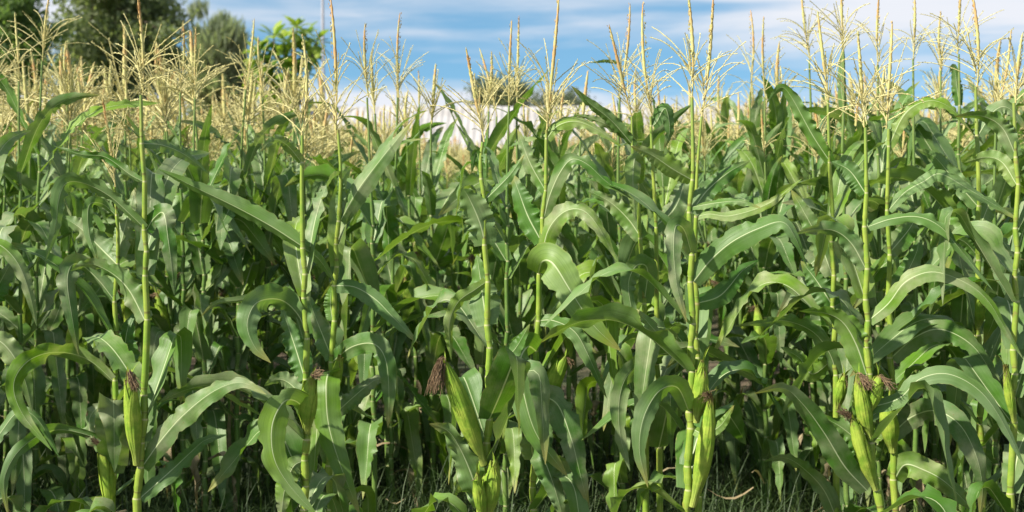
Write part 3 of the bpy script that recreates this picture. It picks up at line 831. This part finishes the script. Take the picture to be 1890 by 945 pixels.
hero('maize plant with a long dark straight leaf reaching far up to the left', 4.45,
     [(562, 940), (566, 760), (565, 640), (562, 540), (560, 440), (556, 330), (556, 250)], (559, 62),
     [([(560, 456), (505, 420), (440, 384), (370, 350), (292, 312)], 50, U_(a0=28, a1=30, z=.05, fold=.5, wave=.04)),
      ([(561, 458), (588, 478), (618, 520)], 24, U_(a0=30, z=.15)),
      ([(564, 618), (553, 585), (528, 558), (500, 551, -.04), (470, 562, -.1), (456, 600, -.13), (470, 640, -.14), (500, 670, -.14)], 58, U_(a0=35, a1=5)),
      ([(563, 700), (548, 650), (534, 608), (518, 560)], 52, U_(a0=5, a1=20, z=.08)),
      ([(565, 775), (553, 745, -.04), (526, 740, -.1), (503, 782, -.15), (505, 842, -.17), (532, 893, -.17), (585, 952, -.17)], 58, U_(a0=20, a1=5, wave=.05)),
      ([(563, 745), (540, 712), (515, 700), (488, 712)], 46, U_(a0=5, a1=40, z=.06)),
      ([(562, 850), (541, 862), (525, 905), (518, 965)], 42, U_(a0=0, z=-.05)),
      ([(560, 625), (540, 575), (490, 548), (440, 554), (398, 560), (370, 585)], 24, U_(a0=50, z=.1)),
      ([(557, 300), (530, 268), (505, 258), (480, 280)], 26, U_(a0=20, z=-.1))],
     [((566, 800), (575, 692), 32, U_(silk=(.4, -.3, .1), slen=.05, sn=60))], 3, 3, 14, .9)

hero('maize plant with a stiff leaf pointing up right, its spike beside the pale pole', 4.75,
     [(608, 945), (612, 700), (618, 540), (624, 400), (627, 320), (622, 240)], (607, -14),
     [([(612, 700), (606, 690, -.06), (602, 715, -.12), (606, 780, -.15), (626, 852, -.17), (664, 950, -.17)], 56, U_(a0=0, a1=12, wave=.05)),
      ([(618, 527), (655, 530), (692, 552), (722, 582), (772, 634)], 40, U_(a0=25, a1=35, z=-.1, wave=.04)),
      ([(628, 408), (660, 352), (700, 298), (735, 255), (759, 226)], 48, U_(a0=12, a1=30, z=-.05, fold=.5, wave=.04)),
      ([(626, 395), (629, 350), (626, 316)], 22, U_(a0=10)),
      ([(614, 592), (610, 560), (612, 528)], 34, U_(a0=10, taper=3)),
      ([(613, 662), (597, 622), (581, 582), (566, 540)], 46, U_(a0=0, a1=20, z=.08)),
      ([(612, 770), (650, 735), (680, 710), (700, 700), (725, 716)], 34, U_(a0=10, a1=30, z=.08)),
      ([(613, 668), (650, 640, -.05), (690, 635, -.12), (712, 665, -.16), (718, 730, -.17), (716, 790, -.17)], 46, U_(a0=10, a1=0))],
     [((616, 730), (628, 655), 18, U_(sn=6))], 2, 4, 16, .9, blen=.2, r=(.0115, .0048))

hero('maize plant with a fat ear leaning left, brown silk tail hanging from its tip', 4.4,
     [(888, 955), (898, 860), (903, 720), (901, 600), (897, 480), (893, 380), (889, 300), (893, 262)], (861, 86),
     [([(896, 452), (886, 412), (868, 370), (855, 348)], 58, U_(a0=0, a1=10, z=-.03, base=.75, taper=5)),
      ([(899, 600), (893, 560), (886, 510), (880, 470)], 62, U_(a0=5, z=.06, wave=.18)),
      ([(898, 520), (876, 535), (845, 558), (829, 600), (833, 665)], 30, U_(a0=20, a1=20, z=.05)),
      ([(903, 695), (924, 668), (950, 645), (978, 598)], 36, U_(a0=30, a1=20, z=-.08)),
      ([(890, 935), (868, 870), (846, 822), (825, 794), (792, 782)], 60, U_(a0=0, a1=10, z=-.08, wave=.26, waves=2.5)),
      ([(892, 330), (885, 300), (878, 282), (870, 320)], 20, U_(a0=30)),
      ([(894, 370), (920, 345), (945, 318), (968, 285)], 26, U_(a0=35, fold=.5))],
     [((893, 858), (818, 664), 34, U_(silk=(-.25, -.1, -1.2), slen=.14, sn=130, dz=-.08)), ((902, 955), (914, 846), 30, U_(sn=8)), ((893, 960), (881, 872), 22, U_(sn=6, dz=-.06))],
     2, 5, 9, .75, blen=.17)

hero('maize plant with broad pale leaf bent over right at mid height, beside the fat-eared stalk', 4.75,
     [(984, 945), (988, 760), (992, 600), (1000, 450), (1006, 340), (1011, 240)], (1030, -14),
     [([(990, 648), (974, 640, -.1), (960, 668, -.18), (968, 732, -.22), (992, 805, -.24), (1048, 880, -.24)], 66, U_(a0=0, a1=10, wave=.04)),
      ([(993, 505), (1002, 482, -.08), (1022, 488, -.14), (1055, 540, -.18), (1095, 600, -.2), (1146, 648, -.2)], 72, U_(a0=0, a1=20, wave=.04)),
      ([(991, 592), (1022, 592), (1060, 612), (1085, 655), (1120, 735)], 36, U_(a0=25, a1=30, z=-.1)),
      ([(999, 445), (975, 400), (958, 355), (945, 320)], 54, U_(a0=5, z=.08)),
      ([(1004, 402), (1015, 360), (1034, 318), (1056, 294), (1085, 304), (1120, 336), (1168, 368)], 36, U_(a0=20, a1=40, z=-.08)),
      ([(998, 500), (1010, 430), (1040, 392), (1075, 388), (1105, 420), (1138, 480)], 42, U_(a0=30, a1=10, z=-.12)),
      ([(1009, 256), (1030, 232), (1062, 224), (1100, 238), (1150, 272)], 30, U_(a0=20, a1=50)),
      ([(1007, 352), (978, 300), (955, 238)], 34, U_(a0=10, z=.05)),
      ([(988, 765), (1000, 735, -.08), (1030, 748, -.14), (1055, 812, -.18), (1070, 872, -.2), (1086, 935, -.2)], 58, U_(a0=0, a1=10, wave=.04)),
      ([(985, 850), (982, 822, -.06), (1000, 840, -.12), (1020, 890, -.15), (1042, 965, -.15)], 58, U_(a0=0, a1=10))],
     [((1002, 755), (1045, 655), 34, U_(silk=(.3, 0, -.7), slen=.05, dz=-.02))], 1, 6, 20, 1.0, blen=.20, r=(.0115, .0045))

hero('thick maize stalk with two green ears pressed against its right side', 4.4,
     [(1268, 950), (1273, 800), (1277, 600), (1274, 400), (1277, 300), (1275, 180)], (1272, -16),
     [([(1277, 332), (1242, 312), (1203, 286), (1164, 270)], 40, U_(a0=10, a1=25, z=-.05)),
      ([(1280, 520), (1312, 480), (1352, 446), (1400, 422), (1444, 410), (1468, 440), (1490, 492)], 54, U_(a0=5, a1=50, z=-.1, wave=.05)),
      ([(1277, 470), (1263, 425, -.06), (1247, 418, -.1), (1243, 462, -.13), (1250, 532, -.15), (1268, 595, -.15)], 38, U_(a0=10, a1=10)),
      ([(1278, 382), (1325, 374), (1365, 372), (1405, 384)], 24, U_(a0=60, z=-.05)),
      ([(1276, 392), (1305, 352), (1345, 318), (1385, 296)], 40, U_(a0=25, z=.08)),
      ([(1272, 760), (1250, 715, -.08), (1216, 722, -.14), (1188, 770, -.18), (1180, 832, -.2), (1196, 900, -.2)], 48, U_(a0=20, a1=0, wave=.05)),
      ([(1276, 790), (1300, 800), (1330, 785), (1355, 748)], 26, U_(a0=30, z=-.1)),
      ([(1272, 640), (1240, 640), (1200, 600), (1175, 570)], 40, U_(a0=30, z=.1))],
     [((1278, 935), (1312, 726), 29, U_(sn=60, silk=(-.3, -.3, .1), slen=.035, dz=-.05)), ((1285, 780), (1296, 664), 26, U_(sn=6))], 3, 7, 10, .8, blen=.17)

hero('thinner maize stalk tight behind the thick one, its tassel spike leaning right', 4.62,
     [(1288, 945), (1287, 700), (1283, 450), (1284, 330), (1293, 215)], (1319, -16), 
     [([(1285, 400), (1310, 395), (1350, 398), (1420, 375), (1480, 330)], 22, U_(a0=40, z=-.06)),
      ([(1287, 560), (1330, 545), (1370, 500), (1400, 480)], 44, U_(a0=10, z=.15)),
      ([(1288, 660), (1250, 650), (1200, 660), (1160, 690, -.08), (1143, 735, -.12), (1144, 800, -.14), (1163, 870, -.14)], 46, U_(a0=50, a1=0))],
     [], 3, 8, 16, .95, blen=.2, r=(.011, .004))

hero('maize plant with a short leaf drooping straight down and a spike leaning left', 4.95,
     [(1190, 945), (1190, 700), (1186, 500), (1180, 400), (1170, 290), (1168, 215)], (1122, 45),
     [([(1184, 440), (1160, 405), (1125, 372), (1085, 352)], 44, U_(a0=10, z=.05)),
      ([(1170, 270), (1128, 222), (1085, 188), (1054, 158)], 28, U_(a0=30, fold=.5, z=-.05)),
      ([(1178, 340), (1172, 292, -.04), (1168, 335, -.07), (1173, 408, -.08)], 34, U_(a0=0)),
      ([(1189, 560), (1195, 497, -.04), (1175, 490, -.08), (1160, 522, -.1), (1166, 572, -.12), (1182, 620, -.12)], 42, U_(a0=10)),
      ([(1170, 262), (1130, 235), (1090, 218), (1060, 212)], 22, U_(a0=35, z=.05)),
      ([(1189, 625), (1230, 610), (1262, 640), (1230, 680)], 40, U_(a0=20))], [], 3, 9, 11, .9, r=(.0105, .0042))

hero('straight thin maize stalk between the plant with the short drooping leaf and the thick stalk', 5.05,
     [(1216, 945), (1214, 700), (1210, 450), (1205, 300), (1203, 215)], (1187, 2),
     [([(1205, 232), (1212, 225), (1228, 200), (1236, 240), (1226, 275)], 30, U_(a0=10)),
      ([(1208, 420), (1245, 385), (1262, 340), (1268, 300)], 44, U_(a0=10, z=.1))], [], 4, 10, 15, .85, r=(.0105, .0042))

hero('maize plant with a low leaf held level to the left, left of the three-eared stalk', 4.9,
     [(1545, 950), (1541, 700), (1537, 500), (1533, 300), (1530, 185)], (1508, 20),
     [([(1536, 508), (1512, 445), (1482, 388), (1460, 350)], 48, U_(a0=5, z=.06)),
      ([(1538, 566), (1505, 515), (1478, 482)], 54, U_(a0=0, z=.05, wave=.18)),
      ([(1545, 692), (1530, 650), (1500, 612), (1450, 592), (1400, 597), (1356, 602)], 36, U_(a0=25, a1=40, z=-.1)),
      ([(1545, 960), (1521, 905), (1485, 866), (1450, 845), (1408, 852)], 40, U_(a0=15, a1=40, z=-.1)),
      ([(1533, 300), (1500, 250), (1460, 178), (1440, 162), (1415, 190)], 34, U_(a0=30)),
      ([(1540, 660), (1500, 690), (1475, 660), (1440, 640)], 42, U_(a0=20, z=.1))],
     [((1545, 755), (1560, 690), 20, U_(sn=6))], 4, 11, 18, 1.1, blen=.2, r=(.011, .0045))

hero('sturdy maize stalk carrying three brown-tipped ears in a cluster low down', 4.4,
     [(1625, 955), (1608, 850), (1604, 720), (1600, 600), (1598, 420), (1596, 300), (1595, 235)], (1583, 55),
     [([(1598, 496), (1572, 450), (1541, 426), (1500, 424), (1462, 434)], 42, U_(a0=5, a1=45)),
      ([(1599, 690), (1580, 635), (1555, 594), (1520, 577), (1474, 574)], 56, U_(a0=0, a1=55, wave=.12)),
      ([(1603, 418), (1645, 404), (1692, 400), (1732, 416), (1765, 452), (1832, 535)], 30, U_(a0=35, a1=30, z=-.1)),
      ([(1597, 356), (1568, 315), (1535, 298)], 44, U_(a0=10, z=.05)),
      ([(1600, 905), (1560, 862), (1522, 800), (1482, 746), (1445, 716), (1392, 726)], 52, U_(a0=5, a1=30, z=-.15, wave=.05)),
      ([(1606, 878), (1586, 822), (1555, 790), (1505, 762)], 46, U_(a0=5, z=.05)),
      ([(1603, 592), (1640, 560), (1672, 520), (1722, 502), (1782, 522), (1822, 554), (1852, 602), (1890, 665)], 40, U_(a0=40, a1=25, z=-.1, wave=.05)),
      ([(1608, 752), (1660, 735), (1697, 700), (1747, 690), (1800, 715), (1842, 765), (1892, 862)], 42, U_(a0=45, a1=20, z=-.12, wave=.05))],
     [((1608, 812), (1583, 688), 28, U_(sn=110, silk=(.5, -.25, -.8), slen=.07)), ((1616, 905), (1572, 768), 28, U_(sn=90, silk=(-.6, -.1, .3), slen=.05)), ((1604, 762), (1624, 692), 24, U_(sn=60, silk=(.5,-.2,-.6), slen=.06))],
     1, 12, 20, 1.25, blen=.2)

hero('maize stalk right of the three-eared one, a torn wavy leaf at its foot', 4.65,
     [(1652, 950), (1646, 720), (1641, 520), (1639, 350), (1638, 238)], (1645, 38),
     [([(1640, 388), (1670, 355), (1705, 335), (1735, 321), (1782, 346), (1832, 376), (1890, 412)], 30, U_(a0=45, a1=25, z=-.1)),
      ([(1646, 802), (1682, 770), (1726, 758, -.12), (1771, 784, -.18), (1801, 840, -.2), (1813, 900, -.2), (1808, 955, -.2)], 56, U_(a0=25, a1=10, wave=.05)),
      ([(1651, 885), (1670, 858), (1702, 866), (1745, 890), (1800, 945)], 56, U_(a0=10, a1=0, z=-.1, wave=.3, waves=3)),
      ([(1645, 660), (1690, 622), (1736, 608), (1790, 634), (1826, 682), (1852, 745)], 50, U_(a0=30, a1=10, z=-.14, wave=.06)),
      ([(1640, 270), (1672, 208), (1715, 186), (1755, 200), (1795, 245)], 32, U_(a0=30, a1=45, z=-.05)),
      ([(1643, 560), (1665, 520), (1690, 470), (1700, 430)], 44, U_(a0=5, z=.1)),
      ([(1639, 470), (1680, 420), (1700, 380)], 44, U_(a0=0, z=.1))],
     [((1648, 835), (1634, 736), 32, U_(sn=10))], 2, 13, 16, 1.0, blen=.19, r=(.0115, .0046))

hero('tall maize plant near the right edge with an orange tassel spike leaving the top', 4.7,
     [(1812, 950), (1808, 700), (1804, 480), (1806, 300), (1803, 160)], (1795, -14),
     [([(1803, 470), (1778, 445), (1745, 438), (1728, 455)], 26, U_(a0=30)) ,
      ([(1806, 480), (1840, 440), (1870, 470), (1890, 480)], 26, U_(a0=30)),
      ([(1805, 250), (1835, 205), (1862, 200), (1895, 240)], 36, U_(a0=20)),
      ([(1804, 380), (1760, 330), (1725, 290), (1690, 275)], 40, U_(a0=15, z=.06)),
      ([(1804, 430), (1820, 390), (1835, 350)], 42, U_(a0=5, z=.08))],
     [((1808, 600), (1812, 545), 20, U_(sn=4))], 5, 14, 16, 1.0, r=(.0115, .005))

hero('maize stalk at the right edge, its wide high leaf reaching left across the next stalk', 4.35,
     [(1866, 950), (1871, 700), (1876, 450), (1877, 300), (1874, 190)], (1888, 60),
     [([(1876, 290), (1850, 236), (1812, 214), (1762, 215)], 38, U_(a0=20, a1=40)),
      ([(1876, 340), (1850, 300), (1820, 290), (1780, 300)], 36, U_(a0=30, z=.1))],
     [((1872, 780), (1856, 672), 14, U_(sn=6))], 5, 15, 14, .9, r=(.011, .005))

hero('maize plant at the left edge, its drooping leaves reaching in from the side', 4.5,
     [(-42, 950), (-40, 700), (-38, 480), (-36, 300), (-30, 180)], (-20, 20),
     [([(-38, 480), (-15, 452), (8, 458), (35, 490), (54, 540), (68, 602)], 32, U_(a0=20, a1=30)),
      ([(-40, 660), (-10, 628), (20, 650), (45, 700), (60, 760)], 46, U_(a0=10, a1=30)),
      ([(-38, 585), (-10, 540), (12, 500), (30, 470)], 50, U_(a0=10, z=.1)),
      ([(-40, 860), (0, 800), (35, 760), (70, 775), (110, 845)], 26, U_(a0=30))], [], 4, 16, 14, 1.)

BG = 'tall maize plants close behind the front row'
more = [
 ('maize plant with a star-shaped tassel at the far left, standing before the mid green tree', 5.0, [(66, 945), (68, 500), (74, 250), (79, 112)], (92, -14), 15, 1.15),
 ('maize plant with a loose drooping tassel at the very left edge', 5.2, [(36, 945), (38, 500), (36, 250), (36, 150)], (28, 22), 13, 1.1),
 ('maize plant with a plain spike tassel between the star tassels, before the large dark tree', 5.3, [(128, 945), (128, 500), (125, 300), (125, 185)], (123, 75), 10, .8),
 ('maize plant with a thin orange spike just right of the biggest star tassel', 5.2, [(338, 945), (338, 500), (334, 300), (334, 170)], (337, 38), 12, 1.),
 ('maize plant with a short green spike between the big star tassel and the wispy tree', 5.4, [(378, 945), (376, 500), (360, 300), (361, 180)], (360, 48), 12, 1.),
 ('maize plant with a tall leaning brown spike in front of the wispy tree', 5.1, [(436, 945), (440, 500), (446, 300), (455, 165)], (468, 34), 14, 1.),
 ('maize plant with two branches crossing before the broad-leaved tree', 5.5, [(492, 945), (492, 500), (490, 300), (486, 180)], (478, 66), 12, 1.),
 ('maize plant with a thick orange spike between the pale pole and the blue sky', 5.2, [(690, 945), (688, 500), (684, 300), (679, 180)], (675, 42), 13, .75),
 ('maize plant with a straw-coloured bushy tassel at the left end of the blue sky', 5.3, [(722, 945), (724, 500), (732, 300), (735, 180)], (740, 22), 17, .9),
 ('maize plant with a small straw tassel low over the left end of the white roof', 6.4, [(782, 945), (780, 500), (776, 300), (774, 220)], (772, 130), 11, .9),
 ('maize plant with a dense tassel cluster over the small far tree', 5.2, [(932, 945), (936, 500), (938, 300), (941, 195)], (943, 36), 19, .9),
 ('maize plant with a bare pair of spikes beside the dense tassel cluster', 5.5, [(920, 945), (918, 500), (915, 330), (918, 215)], (884, 88), 9, .7),
 ('maize plant with two straight stalk-like spikes right of the dense tassel cluster', 5.4, [(962, 945), (960, 500), (956, 300), (955, 190)], (957, 28), 11, .8),
 ('maize plant with a fine feathery tassel between the level high leaf and the thick stalk', 5.3, [(1150, 945), (1146, 500), (1142, 320), (1143, 180)], (1162, 5), 15, .95),
 ('maize plant with a brown spike left of the two over the blue gap', 5.8, [(1392, 945), (1390, 500), (1386, 300), (1386, 170)], (1384, 18), 7, .9),
 ('maize plant with an orange spike right of the two over the blue gap', 5.5, [(1420, 945), (1418, 500), (1414, 300), (1413, 180)], (1409, 30), 7, .9),
 ('very tall maize plant with an upright flag leaf before its cut-off feathery tassel', 5.2, [(1562, 945), (1560, 500), (1556, 250), (1555, 95)], (1556, -60), 20, 1.1),
 ('very tall maize plant with a pale feathery tassel, leftmost of the tall group', 5.4, [(1512, 945), (1508, 500), (1500, 250), (1495, 110)], (1478, -40), 20, 1.2),
 ('very tall maize plant with a bare green-brown spike above the three-eared stalk', 5.1, [(1622, 945), (1622, 500), (1622, 250), (1622, 120)], (1622, -20), 9, .8),
 ('very tall maize plant with wiry curled tassel branches right of the three-eared stalk', 5.3, [(1690, 945), (1690, 500), (1688, 250), (1687, 110)], (1686, -20), 12, 1.2),
 ('very tall maize plant with a pale branched tassel left of the orange cut-off spike', 5.2, [(1742, 945), (1742, 500), (1738, 250), (1738, 130)], (1736, 20), 14, 1.),
 ('very tall maize plant with a dark flag leaf folded at its bright green stalk top', 5.0, [(1772, 945), (1772, 500), (1770, 250), (1768, 100)], (1772, -40), 12, 1.),
 ('maize plant with a brown-tipped forked tassel near the top right corner', 5.0, [(1838, 945), (1836, 500), (1838, 300), (1842, 190)], (1868, 55), 12, 1.),
]
extra = {16: [([(1556, 200), (1553, 150), (1556, 78)], 18, U_(a0=5, base=.8))],
         21: [([(1770, 195), (1765, 150), (1760, 122), (1752, 135)], 22, U_(a0=10))],
         13: [([(1146, 118), (1120, 113), (1088, 116)], 9, U_(a0=40))]}
for i, (lab, D, st, spk, nb, spr) in enumerate(more):
    D += (1.1, .8, 1.3)[i % 3]
    tall = i in (16, 17, 18, 19, 20, 21)
    hero(lab, D, st, spk, extra.get(i, ()), (), 14, 50 + i, nb, spr, lo=.2, r=(.0100, .0042), blen=.19, hi=(1.72 if tall else None), grp=BG)

# ------------------------------------------------------------ generated rows
g = np.random.RandomState(77)
ZONES = [(-9e9, 350, 'below the large dark tree'), (350, 600, 'below the broad-leaved tree'), (600, 1180, 'below the white shed roof'),
         (1180, 1450, 'below the blue gap'), (1450, 9e9, 'under the tallest tassels')]
def field_height(px, D):
    """how tall the crop stands: low in the middle, tallest at right"""
    mid = math.exp(-((px - 890) / 180) ** 2)
    right = 1 / (1 + math.exp(-(px - 1400) / 60))
    left = 1 / (1 + math.exp((px - 560) / 60))
    return (1.0 - mid * min(.14, max(0, .05 * (D - 7.2))) + .04 * right + .01 * left)
ORD = 'first second third fourth fifth sixth seventh eighth ninth tenth eleventh twelfth thirteenth fourteenth fifteenth sixteenth seventeenth eighteenth nineteenth twentieth twenty-first twenty-second twenty-third twenty-fourth twenty-fifth twenty-sixth twenty-seventh twenty-eighth twenty-ninth thirtieth thirty-first thirty-second thirty-third thirty-fourth thirty-fifth thirty-sixth thirty-seventh thirty-eighth thirty-ninth fortieth forty-first forty-second forty-third forty-fourth'.split()
rank_n = {}
rows = []
D = 6.6
while D < 30: rows.append(D); D += .66
count = 0; LIMIT = 300 - len(HERO_FOOT)
GROUP_BAND = {}
last_row_i = 0
far_spots = []
for ri, Dr in enumerate(rows):
    half = Dr * .36 + .35
    x = -half + g.uniform(0, .2)
    while x < half:
        D = Dr + g.uniform(-.13, .13); px = 945 + x / D * FPX
        if count >= LIMIT:
            far_spots.append((x, D)); x += g.uniform(.20, .34); continue
        if D > 8.2 and (740 < px < 960 or 1030 < px < 1170) and g.rand() < .86:
            x += g.uniform(.17, .27); continue
        s = field_height(px, D) * g.uniform(.88, 1.06)
        root = obj('maize_plant', None, None, (x, D, 0)); root.scale = (s, s, s)
        root.rotation_euler = (g.uniform(-.03, .03), g.uniform(-.03, .03), g.uniform(0, 6.28))
        zone = next(z[2] for z in ZONES if z[0] <= px < z[1])
        band = 'second rank' if ri < 1 else 'third rank' if ri < 2 else 'fourth rank' if ri < 3 else ('middle rows' if ri < 7 else 'crowded far rows')
        if ri < 3: rank_n[ri] = rank_n.get(ri, 0) + 1
        lab = f'maize plant of the {band} {zone}' if ri >= 3 else f'{ORD[rank_n[ri] - 1]} maize plant from the left in the {band}, {zone}'
        tag(root, lab, 'maize plant', f'maize plants of the {band}')
        sm, cs, Cc = STEMS[g.randint(len(STEMS))]
        obj('stem', sm, root)
        az0 = g.uniform(0, 6.28)
        zmin = .25 if ri < 3 else (.6 if ri < 7 else .95)
        step = 0
        for c in cs:
            az = az0 + math.pi * step + g.uniform(-.5, .5); step += 1
            if c < zmin or c > (1.70 if px > 1400 else 1.64 if px > 840 and D < 10 else 1.57): continue
            kind = 'upper' if c > 1.35 else ('mid' if c > .65 else 'low')
            if c < .62 and g.rand() < .22: kind = 'dead'
            xx = np.interp(c, Cc[:, 2], Cc[:, 0]); yy = np.interp(c, Cc[:, 2], Cc[:, 1])
            o = obj('leaf', LIB[kind][g.randint(len(LIB[kind]))], root, (xx, yy, c)); o.rotation_euler = (0, g.uniform(-.15, .15), az)
            q = g.uniform(.82, 1.08); o.scale = (q, q, q)
            if kind == 'dead': o['label'] = 'withered brown leaf'
        tb, ts = TASSELS[g.randint(len(TASSELS))]
        t = obj('tassel', tb, root, Cc[-1]); t.rotation_euler = (g.uniform(-.08, .08), g.uniform(-.08, .08), g.uniform(0, 6.28)); q = g.uniform(.85, 1.15) * (1.22 if px < 620 else .78 if px < 1200 else .85); t.scale = (q, q, q)
        obj('spike', ts, t)
        if ri < 4 and g.rand() < .8:
            eh, es = EARS[g.randint(len(EARS))]
            ez = g.uniform(.72, .95); e = obj('ear', eh, root, (np.interp(ez, Cc[:, 2], Cc[:, 0]), 0, ez)); e.rotation_euler = (0, 0, g.uniform(0, 6.28)); obj('silk', es, e)
        count += 1
        x += g.uniform(.17, .27)
last = rows[-1]

# ------------------------------------------------------------ the rest of the field as one mass
def far_field():
    g = np.random.RandomState(5)
    tmpl = []
    for k in range(14):
        leaf, strw = Buf(), Buf(); stm = Buf()
        zz = np.linspace(0, 1.8, 5); tube(stm, np.stack([g.uniform(-.01, .01, 5), g.uniform(-.01, .01, 5), zz], 1), np.linspace(.012, .006, 5), 3)
        az0 = g.rand() * 6.28
        for i, c in enumerate(np.arange(.50, 1.50, .125)):
            V, F, U = lib_leaf('upper' if c > 1.3 else 'mid', True)
            a = az0 + math.pi * i + g.uniform(-.5, .5); ca, sa = math.cos(a), math.sin(a)
            V = np.stack([V[:, 0] * ca - V[:, 1] * sa, V[:, 0] * sa + V[:, 1] * ca, V[:, 2] + c], 1); leaf.add(V, F, U)
        b_, s_ = tassel_parts((0, 0, 1.78), (g.uniform(-.03, .03), 0, 2.1), g, 15, 1.1, False, .20, 2.3)
        tmpl.append((leaf.arrays(), stm.arrays(), b_.arrays(), s_.arrays()))
    spots = list(far_spots)
    for D in np.r_[4.5, 5.0, 5.6, np.arange(6.3, 16, .7)]:           # unseen rows added past both edges, thicker at left to shade the field
        half = D * .36 + .35
        for x in np.r_[np.arange(-half - 3.6, -half - .1, .20), np.arange(half + .15, half + 1.4, .27)]: spots.append((x, D + g.uniform(-.12, .12)))
    D = rows[-1] + .68
    while D < 46:
        half = D * .36 + .3; x = -half
        while x < half:
            px = 945 + x / D * FPX
            if px < 640 or px > 1240: spots.append((x, D + g.uniform(-.15, .15)))
            x += g.uniform(.14, .26) if px < 620 else g.uniform(.28, .44)
        D += .7
    spots = np.array(spots); which = g.randint(0, 14, len(spots)); rot = g.rand(len(spots)) * 6.28
    sc = np.array([field_height(945 + x / d * FPX, d) for x, d in spots]) * g.uniform(.92, 1.06, len(spots))
    root = obj('maize_field', None, None, (0, 12, 0)); tag(root, 'mass of maize farther off, straw tassels merging into a tan haze', 'maize field', None, 'stuff')
    for part, (nm, mt, sm) in enumerate((('foliage', 'leaf', True), ('stems', 'stem', True), ('tassels', 'tassel', False), ('spikes', 'spike', True))):
        VV, FF, UU = [], [], []; off = 0
        for k in range(14):
            V, F, U = tmpl[k][part]; idx = np.where(which == k)[0]
            if not len(idx): continue
            ca, sa = np.cos(rot[idx])[:, None], np.sin(rot[idx])[:, None]; s = sc[idx][:, None]
            X = (V[None, :, 0] * ca - V[None, :, 1] * sa) * s + spots[idx, 0][:, None]
            Y = (V[None, :, 0] * sa + V[None, :, 1] * ca) * s + spots[idx, 1][:, None] - 12
            Z = V[None, :, 2] * s
            VV.append(np.stack([X, Y, Z], -1).reshape(-1, 3))
            FF.append((F[None] + (np.arange(len(idx)) * len(V))[:, None, None]).reshape(-1, 4) + off); off += len(idx) * len(V)
            UU.append(np.tile(U, (len(idx), 1)))
        obj(nm, mesh(nm, np.concatenate(VV), np.concatenate(FF), MAT[mt], np.concatenate(UU), sm), root)
    print('far plants', len(spots), 'near', count, 'heroes', len(HERO_FOOT), 'row reached', D)
far_field()
